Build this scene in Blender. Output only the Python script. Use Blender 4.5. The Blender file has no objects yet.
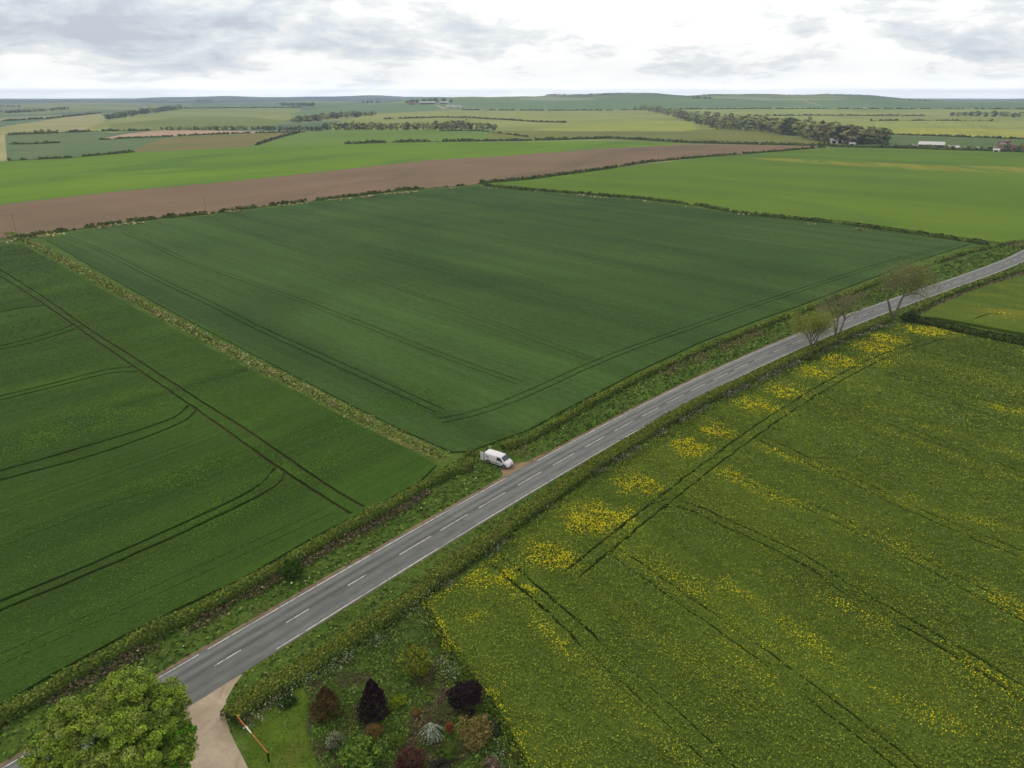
import bpy, math, random
import numpy as np
from mathutils import Vector
from mathutils.geometry import delaunay_2d_cdt

SC = bpy.context.scene
COL = SC.collection
R = math.radians
RNG = np.random.default_rng(11)
random.seed(5)

# ------------------------------------------------------------------ camera
HC, FPX, VH = 58.0, 723.0, 95.0
PITCH = math.atan((384 - VH) / FPX)
cam_d = bpy.data.cameras.new('camera')
cam = bpy.data.objects.new('camera', cam_d)
COL.objects.link(cam)
cam.location = (0, 0, HC)
cam.rotation_euler = (math.pi / 2 - PITCH, 0, 0)
cam_d.sensor_width = 36
cam_d.lens = 36 * FPX / 1024
cam_d.clip_start = 0.5
cam_d.clip_end = 60000
SC.camera = cam

# ------------------------------------------------------------------ exposure
SC.view_settings.view_transform = 'Standard'
SC.view_settings.look = 'None'
SC.view_settings.gamma = 1
SC.view_settings.exposure = 0.1
SC.view_settings.use_curve_mapping = False
SC.render.engine = 'CYCLES'
SC.cycles.max_bounces = 5
SC.cycles.diffuse_bounces = 2
SC.cycles.glossy_bounces = 2
SC.cycles.transmission_bounces = 2
SC.cycles.transparent_max_bounces = 4
SC.cycles.volume_bounces = 0

# ------------------------------------------------------------------ sun
SUN_EL, SUN_AZ = R(52), R(-40)
sl = bpy.data.lights.new('sun', 'SUN')
sl.energy = 0.9
sl.angle = R(14)
sl.color = (1.0, 0.96, 0.9)
sun = bpy.data.objects.new('sun', sl)
COL.objects.link(sun)
sd = Vector((math.sin(SUN_AZ) * math.cos(SUN_EL), math.cos(SUN_AZ) * math.cos(SUN_EL), math.sin(SUN_EL)))
sun.rotation_euler = sd.to_track_quat('Z', 'Y').to_euler()
sun.location = (0, 0, 300)


# ------------------------------------------------------------------ node helpers
class NT:
    def __init__(s, tree):
        s.t = tree
        s.n = tree.nodes
        s.l = tree.links

    def node(s, typ, **kw):
        nd = s.n.new(typ)
        for k, v in kw.items():
            setattr(nd, k, v)
        return nd

    def put(s, sock, v):
        if hasattr(v, 'is_output') or isinstance(v, bpy.types.NodeSocket):
            s.l.new(v, sock)
        else:
            sock.default_value = v

    def math(s, op, a, b=None, c=None, clamp=False):
        nd = s.node('ShaderNodeMath', operation=op, use_clamp=clamp)
        s.put(nd.inputs[0], a)
        if b is not None:
            s.put(nd.inputs[1], b)
        if c is not None:
            s.put(nd.inputs[2], c)
        return nd.outputs[0]

    def vmath(s, op, a, b=None):
        nd = s.node('ShaderNodeVectorMath', operation=op)
        s.put(nd.inputs[0], a)
        if b is not None:
            s.put(nd.inputs[1], b)
        return nd.outputs['Value'] if op in ('DOT_PRODUCT', 'LENGTH') else nd.outputs[0]

    def noise(s, vec, scale, detail=3, rough=0.5, dist=0.0):
        nd = s.node('ShaderNodeTexNoise')
        nd.inputs['Scale'].default_value = scale
        nd.inputs['Detail'].default_value = detail
        nd.inputs['Roughness'].default_value = rough
        nd.inputs['Distortion'].default_value = dist
        s.l.new(vec, nd.inputs['Vector'])
        return nd.outputs[0]

    def ramp(s, f, stops, interp='LINEAR'):
        nd = s.node('ShaderNodeValToRGB')
        cr = nd.color_ramp
        cr.interpolation = interp
        while len(cr.elements) < len(stops):
            cr.elements.new(0.5)
        for e, (p, c) in zip(cr.elements, stops):
            e.position = p
            e.color = (c, c, c, 1) if isinstance(c, (int, float)) else (*c, 1)
        s.l.new(f, nd.inputs[0])
        return nd.outputs[0]

    def mix(s, f, a, b, blend='MIX'):
        nd = s.node('ShaderNodeMix', data_type='RGBA', blend_type=blend)
        s.put(nd.inputs[0], f)
        for i, v in ((6, a), (7, b)):
            if isinstance(v, (tuple, list)):
                v = (*v[:3], 1)
            s.put(nd.inputs[i], v)
        return nd.outputs[2]

    def map(s, vec, scale=(1, 1, 1), rotz=0):
        nd = s.node('ShaderNodeMapping', vector_type='POINT')
        nd.inputs['Scale'].default_value = scale
        if rotz:
            r = s.node('ShaderNodeVectorRotate', rotation_type='Z_AXIS')
            r.inputs['Angle'].default_value = rotz
            s.l.new(vec, r.inputs[0])
            vec = r.outputs[0]
        s.l.new(vec, nd.inputs[0])
        return nd.outputs[0]


# ------------------------------------------------------------------ world: overcast cloud over a Nishita sky
world = bpy.data.worlds.new('World')
SC.world = world
world.use_nodes = True
w = NT(world.node_tree)
w.n.clear()
sky = w.node('ShaderNodeTexSky', sky_type='NISHITA', sun_disc=False)
sky.sun_elevation = SUN_EL
sky.sun_rotation = SUN_AZ
sky.air_density = 1.2
sky.dust_density = 1.5
tc = w.node('ShaderNodeTexCoord')
sp = w.node('ShaderNodeSeparateXYZ')
w.l.new(tc.outputs['Generated'], sp.inputs[0])
az = w.math('ARCTAN2', sp.outputs[0], sp.outputs[1])
el = w.math('ARCSINE', sp.outputs[2])
cv = w.node('ShaderNodeCombineXYZ')
w.put(cv.inputs[0], w.math('MULTIPLY', az, 7.5))
# elevation squeezed so that cloud streaks thin out towards the horizon
elp = w.math('MAXIMUM', el, 0.0)
w.put(cv.inputs[1], w.math('MULTIPLY', w.math('POWER', elp, 0.7), 15.0))
cv.inputs[2].default_value = 3.7
n1 = w.noise(cv.outputs[0], 1.1, 8, 0.6, 0.4)
n2 = w.noise(cv.outputs[0], 3.4, 7, 0.62, 0.6)
cloud = w.math('ADD', w.math('MULTIPLY', w.math('ADD', w.math('MULTIPLY', w.math('SUBTRACT', n1, 0.5), 1.5), 0.5), 0.64), w.math('MULTIPLY', n2, 0.36))
# broad bright break in the cloud ahead, heavier cloud to the left and low on the right
def gauss(az0, el0, sa, se):
    a = w.math('DIVIDE', w.math('SUBTRACT', az, az0), sa)
    e = w.math('DIVIDE', w.math('SUBTRACT', el, el0), se)
    q = w.math('ADD', w.math('MULTIPLY', a, a), w.math('MULTIPLY', e, e))
    return w.math('EXPONENT', w.math('MULTIPLY', q, -1.0))
br = w.math('MULTIPLY', gauss(0.10, 0.13, 0.34, 0.085), 0.25)
dk = w.math('MULTIPLY', gauss(-0.50, 0.075, 0.36, 0.030), -0.21)
dk2 = w.math('MULTIPLY', gauss(0.60, 0.055, 0.18, 0.030), -0.02)
wp = w.math('MULTIPLY', gauss(-0.62, 0.125, 0.30, 0.03), 0.08)
hz = w.math('MULTIPLY', w.math('EXPONENT', w.math('MULTIPLY', elp, -55.0)), 0.34)
tot = cloud
for q in (br, dk, dk2, wp, hz):
    tot = w.math('ADD', tot, q)
cc = w.ramp(tot, [(0.26, (5.2, 5.8, 6.6)), (0.43, (7.2, 7.7, 8.2)), (0.53, (8.8, 9.0, 9.1)), (0.60, (10.6, 10.6, 10.5)), (0.75, (11.3, 11.2, 11.0)), (1.0, (14.5, 14.3, 14.0))])
# ramps clamp nothing above one, colours are radiances before the 0.1 background strength
gain = w.math('MINIMUM', w.math('ADD', 1.0, w.math('MULTIPLY', w.math('EXPONENT', w.math('MULTIPLY', elp, -150.0)), 3.0)), 2.3)
gs = w.node('ShaderNodeVectorMath', operation='SCALE')
w.l.new(cc, gs.inputs[0])
w.l.new(gain, gs.inputs['Scale'])
mixed = w.mix(0.93, sky.outputs[0], gs.outputs[0])
bg = w.node('ShaderNodeBackground')
bg.inputs[1].default_value = 0.1
w.l.new(mixed, bg.inputs[0])
wo = w.node('ShaderNodeOutputWorld')
w.l.new(bg.outputs[0], wo.inputs[0])

# ------------------------------------------------------------------ colour helpers
KALB = 0.93   # how much a level surface reflects of this sky


def S(r, g, b, k=None):
    k = KALB if k is None else k
    o = []
    for c in (r, g, b):
        c /= 255.0
        c = c / 12.92 if c <= 0.04045 else ((c + 0.055) / 1.055) ** 2.4
        o.append(min(c / k, 0.85))
    return (o[0] * 1.10, o[1], o[2] * 0.92)


MATS = {}


def pmat(name, col, rough=0.8, spec=0.2, metal=0.0, emit=None):
    if name in MATS:
        return MATS[name]
    m = bpy.data.materials.new(name)
    m.use_nodes = True
    t = NT(m.node_tree)
    b = t.n['Principled BSDF']
    b.inputs['Base Color'].default_value = (*col, 1)
    b.inputs['Roughness'].default_value = rough
    b.inputs['Specular IOR Level'].default_value = spec
    b.inputs['Metallic'].default_value = metal
    g = t.node('ShaderNodeNewGeometry')
    n = t.noise(g.outputs['Position'], 6, 4)
    c = t.mix(0.25, col, t.ramp(n, [(0.3, tuple(x * 0.6 for x in col)), (0.7, tuple(min(1, x * 1.3) for x in col))]))
    t.l.new(c, b.inputs['Base Color'])
    MATS[name] = m
    return m


def leafmat(name='leaf', rough=0.75, transl=0.25):
    if name in MATS:
        return MATS[name]
    m = bpy.data.materials.new(name)
    m.use_nodes = True
    t = NT(m.node_tree)
    b = t.n['Principled BSDF']
    a = t.node('ShaderNodeAttribute', attribute_name='Col')
    b.inputs['Roughness'].default_value = rough
    b.inputs['Specular IOR Level'].default_value = 0.06
    t.l.new(a.outputs['Color'], b.inputs['Base Color'])
    if transl:
        tr = t.node('ShaderNodeBsdfTranslucent')
        t.l.new(a.outputs['Color'], tr.inputs[0])
        mx = t.node('ShaderNodeMixShader')
        mx.inputs[0].default_value = transl
        t.l.new(b.outputs[0], mx.inputs[1])
        t.l.new(tr.outputs[0], mx.inputs[2])
        t.l.new(mx.outputs[0], t.n['Material Output'].inputs[0])
    MATS[name] = m
    return m


def fieldmat(name, c1, c2, big=0.02, c3=None, c3amt=(0.6, 0.8), c3scale=0.01, row=0.0, rowp=1.2, rowamt=0.25,
             grain=1.2, grainamt=0.5, bump=0.4, fine=3.0, speck=None):
    m = bpy.data.materials.new(name)
    m.use_nodes = True
    t = NT(m.node_tree)
    b = t.n['Principled BSDF']
    b.inputs['Roughness'].default_value = 0.85
    b.inputs['Specular IOR Level'].default_value = 0.03
    g = t.node('ShaderNodeNewGeometry')
    P_ = g.outputs['Position']
    nb = t.noise(P_, big, 5, 0.55, 0.6)
    col = t.ramp(nb, [(0.36, c1), (0.64, c2)])
    if c3 is not None:
        st = t.map(P_, (1, 0.35, 1), row)
        n3 = t.noise(st, c3scale, 4, 0.55, 0.8)
        col = t.mix(t.ramp(n3, [(c3amt[0], 0.0), (c3amt[1], 1.0)]), col, c3)
    # drilling rows: noise stretched along the row direction
    rv = t.map(P_, (1.0 / rowp, 0.02 / rowp, 1), row)
    nr = t.noise(rv, 1.0, 2, 0.5)
    rv2 = t.map(P_, (0.13 / rowp, 0.004 / rowp, 1), row)
    nr2 = t.noise(rv2, 1.0, 3, 0.5)
    f = t.math('ADD', t.math('MULTIPLY', t.math('SUBTRACT', nr, 0.5), rowamt), t.math('MULTIPLY', t.math('SUBTRACT', nr2, 0.5), rowamt * 1.6))
    ng = t.noise(P_, grain, 4, 0.65)
    nf = t.noise(P_, fine, 2, 0.6)
    f = t.math('ADD', f, t.math('MULTIPLY', t.math('SUBTRACT', ng, 0.5), grainamt))
    f = t.math('ADD', f, t.math('MULTIPLY', t.math('SUBTRACT', nf, 0.5), grainamt * 1.2))
    fac = t.math('ADD', 1.0, f)
    sc = t.node('ShaderNodeVectorMath', operation='SCALE')
    t.l.new(col, sc.inputs[0])
    t.l.new(fac, sc.inputs['Scale'])
    out = sc.outputs[0]
    if speck:
        ns = t.noise(P_, speck[1], 2, 0.6)
        out = t.mix(t.ramp(ns, [(speck[2], 0.0), (speck[2] + 0.06, 1.0)]), out, speck[0])
    t.l.new(out, b.inputs['Base Color'])
    bp = t.node('ShaderNodeBump')
    bp.inputs['Strength'].default_value = bump
    bp.inputs['Distance'].default_value = 0.25
    t.l.new(t.math('ADD', ng, nf), bp.inputs['Height'])
    t.l.new(bp.outputs[0], b.inputs['Normal'])
    return m


# ------------------------------------------------------------------ object helpers
def tag(o, label=None, cat=None, group=None, kind=None):
    if label:
        o['label'] = label
    if cat:
        o['category'] = cat
    if group:
        o['group'] = group
    if kind:
        o['kind'] = kind
    return o


def empty(name, loc=(0, 0, 0), rz=0.0):
    o = bpy.data.objects.new(name, None)
    o.location = loc
    o.rotation_euler = (0, 0, rz)
    o.empty_display_size = 0.5
    COL.objects.link(o)
    return o


def link(name, me, mat=None, parent=None, smooth=False):
    o = bpy.data.objects.new(name, me)
    COL.objects.link(o)
    if mat is not None:
        for mm in (mat if isinstance(mat, (list, tuple)) else [mat]):
            me.materials.append(mm)
    if parent is not None:
        o.parent = parent
    if smooth:
        me.shade_smooth()
    return o


def copy_tree(o, parent=None):
    c = o.copy()
    COL.objects.link(c)
    c.parent = parent
    for ch in list(o.children):
        copy_tree(ch, c)
    return c


def npmesh(name, V, F, colv=None):
    """V (n,3), F list of index arrays or (m,k) array"""
    me = bpy.data.meshes.new(name)
    V = np.asarray(V, dtype=np.float32)
    if isinstance(F, np.ndarray):
        m, k = F.shape
        me.vertices.add(len(V))
        me.vertices.foreach_set('co', V.ravel())
        me.loops.add(m * k)
        me.loops.foreach_set('vertex_index', F.astype(np.int32).ravel())
        me.polygons.add(m)
        me.polygons.foreach_set('loop_start', np.arange(0, m * k, k, dtype=np.int32))
        me.update(calc_edges=True)
    else:
        me.from_pydata([tuple(map(float, v)) for v in V], [], [tuple(int(i) for i in f) for f in F])
    if colv is not None:
        at = me.color_attributes.new('Col', 'FLOAT_COLOR', 'POINT')
        c4 = np.ones((len(V), 4), dtype=np.float32)
        c4[:, :3] = colv
        at.data.foreach_set('color', c4.ravel())
    me.validate(verbose=False)
    return me


class MB:
    """collects boxes, tubes and lofts into one mesh"""
    def __init__(s):
        s.V = []
        s.F = []

    def add(s, V, F):
        n = len(s.V)
        s.V += [tuple(v) for v in V]
        s.F += [tuple(i + n for i in f) for f in F]
        return s

    def box(s, c, d, rz=0.0, taper=1.0):
        x, y, z = d[0] / 2, d[1] / 2, d[2] / 2
        V = []
        for sz in (-1, 1):
            k = taper if sz > 0 else 1
            for sx, sy in ((-1, -1), (1, -1), (1, 1), (-1, 1)):
                a, b2 = sx * x * k, sy * y * k
                V.append((c[0] + a * math.cos(rz) - b2 * math.sin(rz), c[1] + a * math.sin(rz) + b2 * math.cos(rz), c[2] + sz * z))
        return s.add(V, [(3, 2, 1, 0), (4, 5, 6, 7), (0, 1, 5, 4), (1, 2, 6, 5), (2, 3, 7, 6), (3, 0, 4, 7)])

    def tube(s, pts, rads, n=6, cap=True):
        pts = [np.array(p, float) for p in pts]
        V, F = [], []
        for i, p in enumerate(pts):
            d = pts[min(i + 1, len(pts) - 1)] - pts[max(i - 1, 0)]
            d = d / (np.linalg.norm(d) + 1e-9)
            u = np.cross(d, (0, 0, 1.0)) if abs(d[2]) < 0.9 else np.cross(d, (1.0, 0, 0))
            u /= np.linalg.norm(u)
            v = np.cross(d, u)
            for k in range(n):
                a = 2 * math.pi * k / n
                V.append(p + rads[i] * (math.cos(a) * u + math.sin(a) * v))
        for i in range(len(pts) - 1):
            for k in range(n):
                a, b2 = i * n + k, i * n + (k + 1) % n
                F.append((a, b2, b2 + n, a + n))
        if cap:
            F.append(tuple(range(n - 1, -1, -1)))
            F.append(tuple(range((len(pts) - 1) * n, len(pts) * n)))
        return s.add(V, F)

    def build(s, name, mat, parent=None, smooth=False):
        return link(name, npmesh(name, s.V, s.F), mat, parent, smooth)


# ------------------------------------------------------------------ terrain height and photo-to-map measuring
sinp, cosp = math.sin(PITCH), math.cos(PITCH)
SKY_U = np.array([-400, 0, 150, 300, 380, 420, 470, 530, 560, 600, 650, 680, 710, 760, 820, 860, 900, 950, 1000, 1100, 1400], float)
SKY_V = np.array([104, 103, 103, 102.5, 101.0, 98.5, 96.2, 96.6, 95.0, 94.0, 93.4, 95.2, 94.6, 94.4, 94.2, 95.0, 97.2, 99.0, 100.0, 101, 102], float)
FAR_U = np.array([-400, 0, 120, 200, 300, 360, 420, 700, 940, 1000, 1100, 1400], float)
FAR_V = np.array([98.5, 98.3, 97.6, 96.4, 96.2, 95.8, 96.4, 97.5, 98.2, 97.6, 97.8, 98.0], float)


def sstep(a, b, x):
    t = np.clip((x - a) / (b - a), 0, 1)
    return t * t * (3 - 2 * t)


def terr(x, y):
    x = np.asarray(x, float)
    y = np.asarray(y, float)
    r = np.hypot(x, y)
    yy = np.where(y > 1, y, 1.0)
    u = np.where(y > 1, 512 + FPX * x / (yy * cosp), np.where(x < 0, -400, 1400))
    u = np.clip(u, -400, 1400)
    hs = HC - (np.interp(u, SKY_U, SKY_V) - VH) * 4500 / FPX / cosp
    hf = HC - (np.interp(u, FAR_U, FAR_V) - VH) * 12500 / FPX / cosp
    az_ = np.arctan2(x, yy)
    hf = hf + 9 * np.sin(az_ * 31 + 0.7) + 6 * np.sin(az_ * 74 + 2.0)
    hs = hs + 2.5 * np.sin(az_ * 47 + 0.3) + 1.5 * np.sin(az_ * 101 + 1.0)
    h = hs * sstep(2500, 4500, r) * (1 - sstep(4700, 7500, r))
    h = h + hf * sstep(8000, 12500, r) * (1 - sstep(13000, 15500, r))
    und = 2.6 * np.sin(x / 310 + 1.3) * np.sin(y / 370 + 0.4) + 1.6 * np.sin(x / 140 - y / 210 + 2.0)
    h = h + und * sstep(700, 1500, r) * (1 - 0.6 * sstep(2500, 5000, r))
    h = h + 9 * np.sin(np.arctan2(x, yy) * 23 + 1) * sstep(5000, 7000, r) * (1 - sstep(8000, 10000, r))
    return h


def P(u, v, z=0.0):
    """map position (x, y) of the ground seen at photo pixel (u, v); z = height above a flat near ground"""
    x = (u - 512) / FPX
    yy = (384 - v) / FPX
    df = cosp + yy * sinp
    du = -sinp + yy * cosp
    if du < 0 and (HC - z) / -du * df < 690:
        t = (HC - z) / -du
        return np.array([x * t, df * t])
    lo = None
    ts = np.concatenate([np.linspace(500, 6000, 700), np.linspace(6010, 16500, 700)])
    hh = HC + du * ts - terr(x * ts, df * ts) - z
    k = np.nonzero(hh < 0)[0]
    if len(k) == 0:
        t = 15000.0
    elif k[0] == 0:
        t = ts[0]
    else:
        a, b = ts[k[0] - 1], ts[k[0]]
        for _ in range(25):
            m = (a + b) / 2
            if HC + du * m - float(terr(x * m, df * m)) - z < 0:
                b = m
            else:
                a = m
        t = (a + b) / 2
    return np.array([x * t, df * t])


def P3(u, v):
    p = P(u, v)
    return np.array([p[0], p[1], float(terr(p[0], p[1]))])


def depth(p):
    return p[1] * cosp


def pxpoly(pts, step=9.0):
    """densify a closed photo outline and take it to the map"""
    out = []
    n = len(pts)
    for i in range(n):
        a, b = np.array(pts[i], float), np.array(pts[(i + 1) % n], float)
        far = min(a[1], b[1]) < 150
        k = max(1, int(np.linalg.norm(b - a) / step)) if far else 1
        for j in range(k):
            q = a + (b - a) * j / k
            out.append(P(q[0], q[1]))
    return np.array(out)


def pxline(pts, step=14.0):
    out = []
    for i in range(len(pts) - 1):
        a, b = np.array(pts[i], float), np.array(pts[i + 1], float)
        k = max(1, int(np.linalg.norm(b - a) / step))
        for j in range(k):
            q = a + (b - a) * j / k
            out.append(P(q[0], q[1]))
    out.append(P(*pts[-1]))
    return np.array(out)


def smooth_line(L, n=2):
    for _ in range(n):
        M = [L[0]]
        for i in range(len(L) - 1):
            M.append(L[i] * 0.75 + L[i + 1] * 0.25)
            M.append(L[i] * 0.25 + L[i + 1] * 0.75)
        M.append(L[-1])
        L = np.array(M)
    return L


def normals2(L):
    d = np.gradient(L, axis=0)
    d /= np.linalg.norm(d, axis=1)[:, None] + 1e-9
    return np.c_[-d[:, 1], d[:, 0]]


def resample(L, step):
    s = np.r_[0, np.cumsum(np.linalg.norm(np.diff(L, axis=0), axis=1))]
    n = max(2, int(s[-1] / step) + 1)
    q = np.linspace(0, s[-1], n)
    return np.c_[np.interp(q, s, L[:, 0]), np.interp(q, s, L[:, 1])]


def band(L, wdt, off=0.0):
    n = normals2(L)
    a = L + n * (off + wdt / 2)
    b = L + n * (off - wdt / 2)
    return np.r_[a, b[::-1]]


def inpoly(pts, poly):
    x, y = pts[:, 0], pts[:, 1]
    ins = np.zeros(len(pts), bool)
    n = len(poly)
    j = n - 1
    for i in range(n):
        xi, yi = poly[i]
        xj, yj = poly[j]
        c = (yi > y) != (yj > y)
        if c.any():
            xc = (xj - xi) * (y - yi) / (yj - yi + 1e-12) + xi
            ins ^= c & (x < xc)
        j = i
    return ins


def linedist(pts, L):
    d = np.full(len(pts), 1e9)
    for i in range(len(L) - 1):
        a, b = L[i], L[i + 1]
        ab = b - a
        t = np.clip(((pts - a) @ ab) / (ab @ ab + 1e-9), 0, 1)
        q = pts - (a + t[:, None] * ab)
        d = np.minimum(d, np.hypot(q[:, 0], q[:, 1]))
    return d


def vnoise(p, sc, seed=0):
    """cheap smooth value noise on the map"""
    r = np.random.default_rng(seed)
    T = r.random((64, 64))
    q = np.asarray(p) / sc + 1000
    i = np.floor(q).astype(int)
    f = q - i
    f = f * f * (3 - 2 * f)
    a = T[i[:, 0] % 64, i[:, 1] % 64]
    b = T[(i[:, 0] + 1) % 64, i[:, 1] % 64]
    c = T[i[:, 0] % 64, (i[:, 1] + 1) % 64]
    d = T[(i[:, 0] + 1) % 64, (i[:, 1] + 1) % 64]
    return (a * (1 - f[:, 0]) + b * f[:, 0]) * (1 - f[:, 1]) + (c * (1 - f[:, 0]) + d * f[:, 0]) * f[:, 1]


# ------------------------------------------------------------------ road axis (measured), polynomial in its own frame
RO = np.array([-28.693, 61.990])
RD = np.array([0.72839, 0.68516])
RN = np.array([-0.68516, 0.72839])
_s = np.array([-22.56, -8, -0.8, 14, 32.6, 45.9, 56, 80.8, 131.5, 202.2, 326.4, 0, 20, 38.7, 73.4, 116.9, 149.6, 198.9, 304.8])
_t = np.array([3.5, 5.12, 6.07, 7.49, 9.51, 10.88, 11.9, 15.0, 15.17, 13.08, 5.15, 0, 1.93, 4.17, 8.15, 9.93, 8.8, 6.51, 0.0])
_t = _t - 3.05 * np.r_[np.ones(11), -np.ones(8)]
RP = np.polyfit(_s, _t, 4)
HW = 3.05


def axis_pt(s):
    s = np.asarray(s, float)
    sc_ = np.clip(s, -30, 330)
    t = np.polyval(RP, sc_)
    slope_lo = np.polyval(np.polyder(RP), -30)
    slope_hi = np.polyval(np.polyder(RP), 330)
    t = t + np.where(s < -30, (s + 30) * slope_lo, 0) + np.where(s > 330, (s - 330) * slope_hi, 0)
    return RO + s[..., None] * RD + t[..., None] * RN


AX = axis_pt(np.arange(-75, 560, 4.0))
AXN = normals2(AX)


def st_of(p):
    """distance along and across the road for map points"""
    p = np.atleast_2d(p)
    s = (p - RO) @ RD
    q = axis_pt(s)
    return s, (p - q) @ RN


# ------------------------------------------------------------------ hedge and field-edge lines (photo pixels)
HEDGE_L1 = [(-40, 745), (0, 722), (58, 688), (117, 655), (176, 625), (234, 596), (258, 582), (317, 547), (376, 517), (434, 482), (470, 467)]
HEDGE_L2 = [(505, 450), (530, 440), (560, 424), (600, 400), (640, 379), (700, 351), (760, 328), (800, 313), (860, 290), (920, 268), (985, 248), (1060, 236)]
HEDGE_R1 = [(237, 723), (248, 712), (264, 701), (290, 686), (320, 667), (350, 650), (380, 629), (415, 603), (450, 577), (500, 540), (530, 517), (556, 498), (605, 463), (699, 406), (792, 362), (811, 354), (863, 331), (890, 322)]
HEDGE_R2 = [(912, 314), (935, 301), (980, 284), (1024, 271), (1100, 252)]
HEDGE_X = [(905, 320), (930, 325), (970, 334), (1024, 345), (1100, 360)]
MARGIN = [(10, 233), (28, 241), (60, 259), (98, 280), (150, 308.5), (211, 341), (256, 365), (300, 387), (350, 413), (400, 438), (447, 459)]

# ------------------------------------------------------------------ ground partition
FIELDS = []     # (name, material, height, world polygon)


def field(name, mat, z, px=None, poly=None, **kw):
    FIELDS.append((name, mat, z, pxpoly(px) if poly is None else poly))


m_far = fieldmat('far_country', S(98, 116, 78), S(128, 135, 88), big=0.0016, c3=S(82, 104, 78), c3scale=0.0022, c3amt=(0.5, 0.56),
                 row=0.3, rowp=30, rowamt=0.2, grain=0.02, grainamt=0.12, bump=0, fine=0.1)
m_verge = fieldmat('verge_grass', S(64, 88, 34), S(80, 102, 42), big=0.12, c3=S(86, 84, 52), c3scale=0.25, c3amt=(0.6, 0.75), row=0.8, rowp=3, rowamt=0.2, grain=1.0, grainamt=0.9, bump=0.8, fine=4)
m_ridge = fieldmat('ridge_green', S(84, 112, 72), S(98, 124, 80), big=0.0012, row=1.2, rowp=20, rowamt=0.12, grain=0.02, grainamt=0.1, bump=0, fine=0.1)


def fm(name, a, b, **kw):
    d = dict(big=0.006, row=0.5, rowp=8, rowamt=0.16, grain=0.08, grainamt=0.16, bump=0.0, fine=0.4)
    d.update(kw)
    return fieldmat(name, S(*a), S(*b), **d)


# far country, back to front
_ring = [(12800 * math.sin(R(a)), 12800 * math.cos(R(a))) for a in range(-48, 49, 2)] + [(7000 * math.sin(R(a)), 7000 * math.cos(R(a))) for a in range(48, -49, -2)]
field('distant_hills', fieldmat('distant_hills', S(58, 74, 58), S(92, 106, 74), big=0.0009, c3=S(40, 54, 44), c3scale=0.0008, c3amt=(0.48, 0.54), row=0.3, rowp=60, rowamt=0.2, grain=0.01, grainamt=0.1, bump=0, fine=0.05), 0, poly=np.array(_ring))
_ring = [(16500 * math.sin(R(a)), 16500 * math.cos(R(a))) for a in range(-48, 49, 2)] + [(12800 * math.sin(R(a)), 12800 * math.cos(R(a))) for a in range(48, -49, -2)]
field('ridge_pasture', m_ridge, 0, [(400, 99), (470, 98), (560, 98.5), (640, 97), (700, 98), (850, 98), (930, 100.5), (1060, 103), (1060, 109), (880, 108.5), (690, 108.5), (600, 109.5), (470, 109), (455, 106)])
field('pale_ridge_field', fm('pale_ridge', (120, 134, 104), (136, 146, 110)), 0, [(520, 98), (545, 97.2), (590, 98), (600, 99.6), (560, 100.4), (520, 99.8)])
field('pale_ridge_field', fm('pale_ridge2', (124, 138, 104), (140, 150, 112)), 0, [(735, 98.8), (840, 98.8), (850, 99.8), (760, 100.2)])
field('pale_ridge_field', fm('pale_ridge3', (130, 140, 110), (145, 150, 118)), 0, [(715, 97.0), (770, 97.4), (770, 98.2), (712, 98.2)])
field('plough_field', fm('far_plough', (150, 136, 118), (160, 146, 126)), 0, [(0, 119.5), (40, 117), (95, 112.5), (100, 113.5), (60, 117), (20, 120.5), (0, 121.5)])
field('teal_field', fm('far_teal', (84, 106, 76), (92, 112, 80)), 0, [(-60, 122), (30, 120), (90, 114), (104, 114), (60, 121), (0, 128), (-60, 132)])
field('barley_field', fm('far_pale', (128, 134, 84), (146, 144, 100), c3=S(160, 142, 118), c3scale=0.006, c3amt=(0.55, 0.7)), 0, [(-60, 134), (0, 127), (60, 118), (100, 113.5), (105, 119), (104, 122), (84, 130), (60, 132), (8, 134.5)])
field('olive_field', fm('far_light', (112, 124, 66), (128, 138, 80), big=0.003), 0, [(80, 132), (104, 122), (140, 114), (180, 109), (302, 108.5), (290, 119), (280, 123), (250, 129), (190, 130), (150, 130), (112, 133)])
field('green_field', fm('far_ol2', (100, 114, 60), (108, 120, 66)), 0, [(108, 125), (180, 117), (250, 117), (285, 121), (270, 127), (190, 130), (112, 132)])
field('green_field', fm('far_g3', (86, 114, 74), (96, 122, 78)), 0, [(286, 115), (320, 108), (345, 104.8), (400, 103.4), (462, 105), (462, 110), (378, 113.5), (330, 114)])
field('teal_field', fm('far_t4', (88, 112, 84), (94, 118, 88)), 0, [(150, 105), (240, 102.5), (320, 103.5), (345, 104.5), (300, 108), (190, 108.5)])
field('olive_field', fm('mid_y', (118, 130, 68), (134, 142, 76), big=0.004, rowamt=0.25), 0, [(330, 124), (372, 114), (462, 109.3), (540, 110), (690, 108.6), (720, 116), (740, 130), (640, 131), (495, 131), (330, 130)])
field('bright_field', fm('mid_y2', (126, 138, 60), (140, 148, 68), rowamt=0.2), 0, [(530, 130), (590, 124.5), (650, 120.5), (690, 121), (700, 131), (620, 132)])
field('olive_field', fm('right_y', (116, 130, 66), (134, 144, 72), big=0.003, rowamt=0.3), 0, [(685, 109), (1100, 108.5), (1100, 140), (1024, 139), (930, 136), (700, 130)])
field('flowering_field', fm('right_y2', (134, 140, 58), (146, 150, 66), rowamt=0.25), 0, [(870, 134), (900, 128), (1100, 130), (1100, 139), (1024, 137.5), (930, 135)])
field('olive_field', fm('right_y3', (112, 124, 62), (126, 134, 70)), 0, [(810, 114), (1100, 116), (1100, 121), (930, 120), (850, 119)])
field('teal_field', fm('right_teal', (76, 98, 54), (84, 104, 58)), 0, [(870, 135.2), (930, 136.5), (1024, 140), (1100, 142), (1100, 151), (830, 148)])
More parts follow.
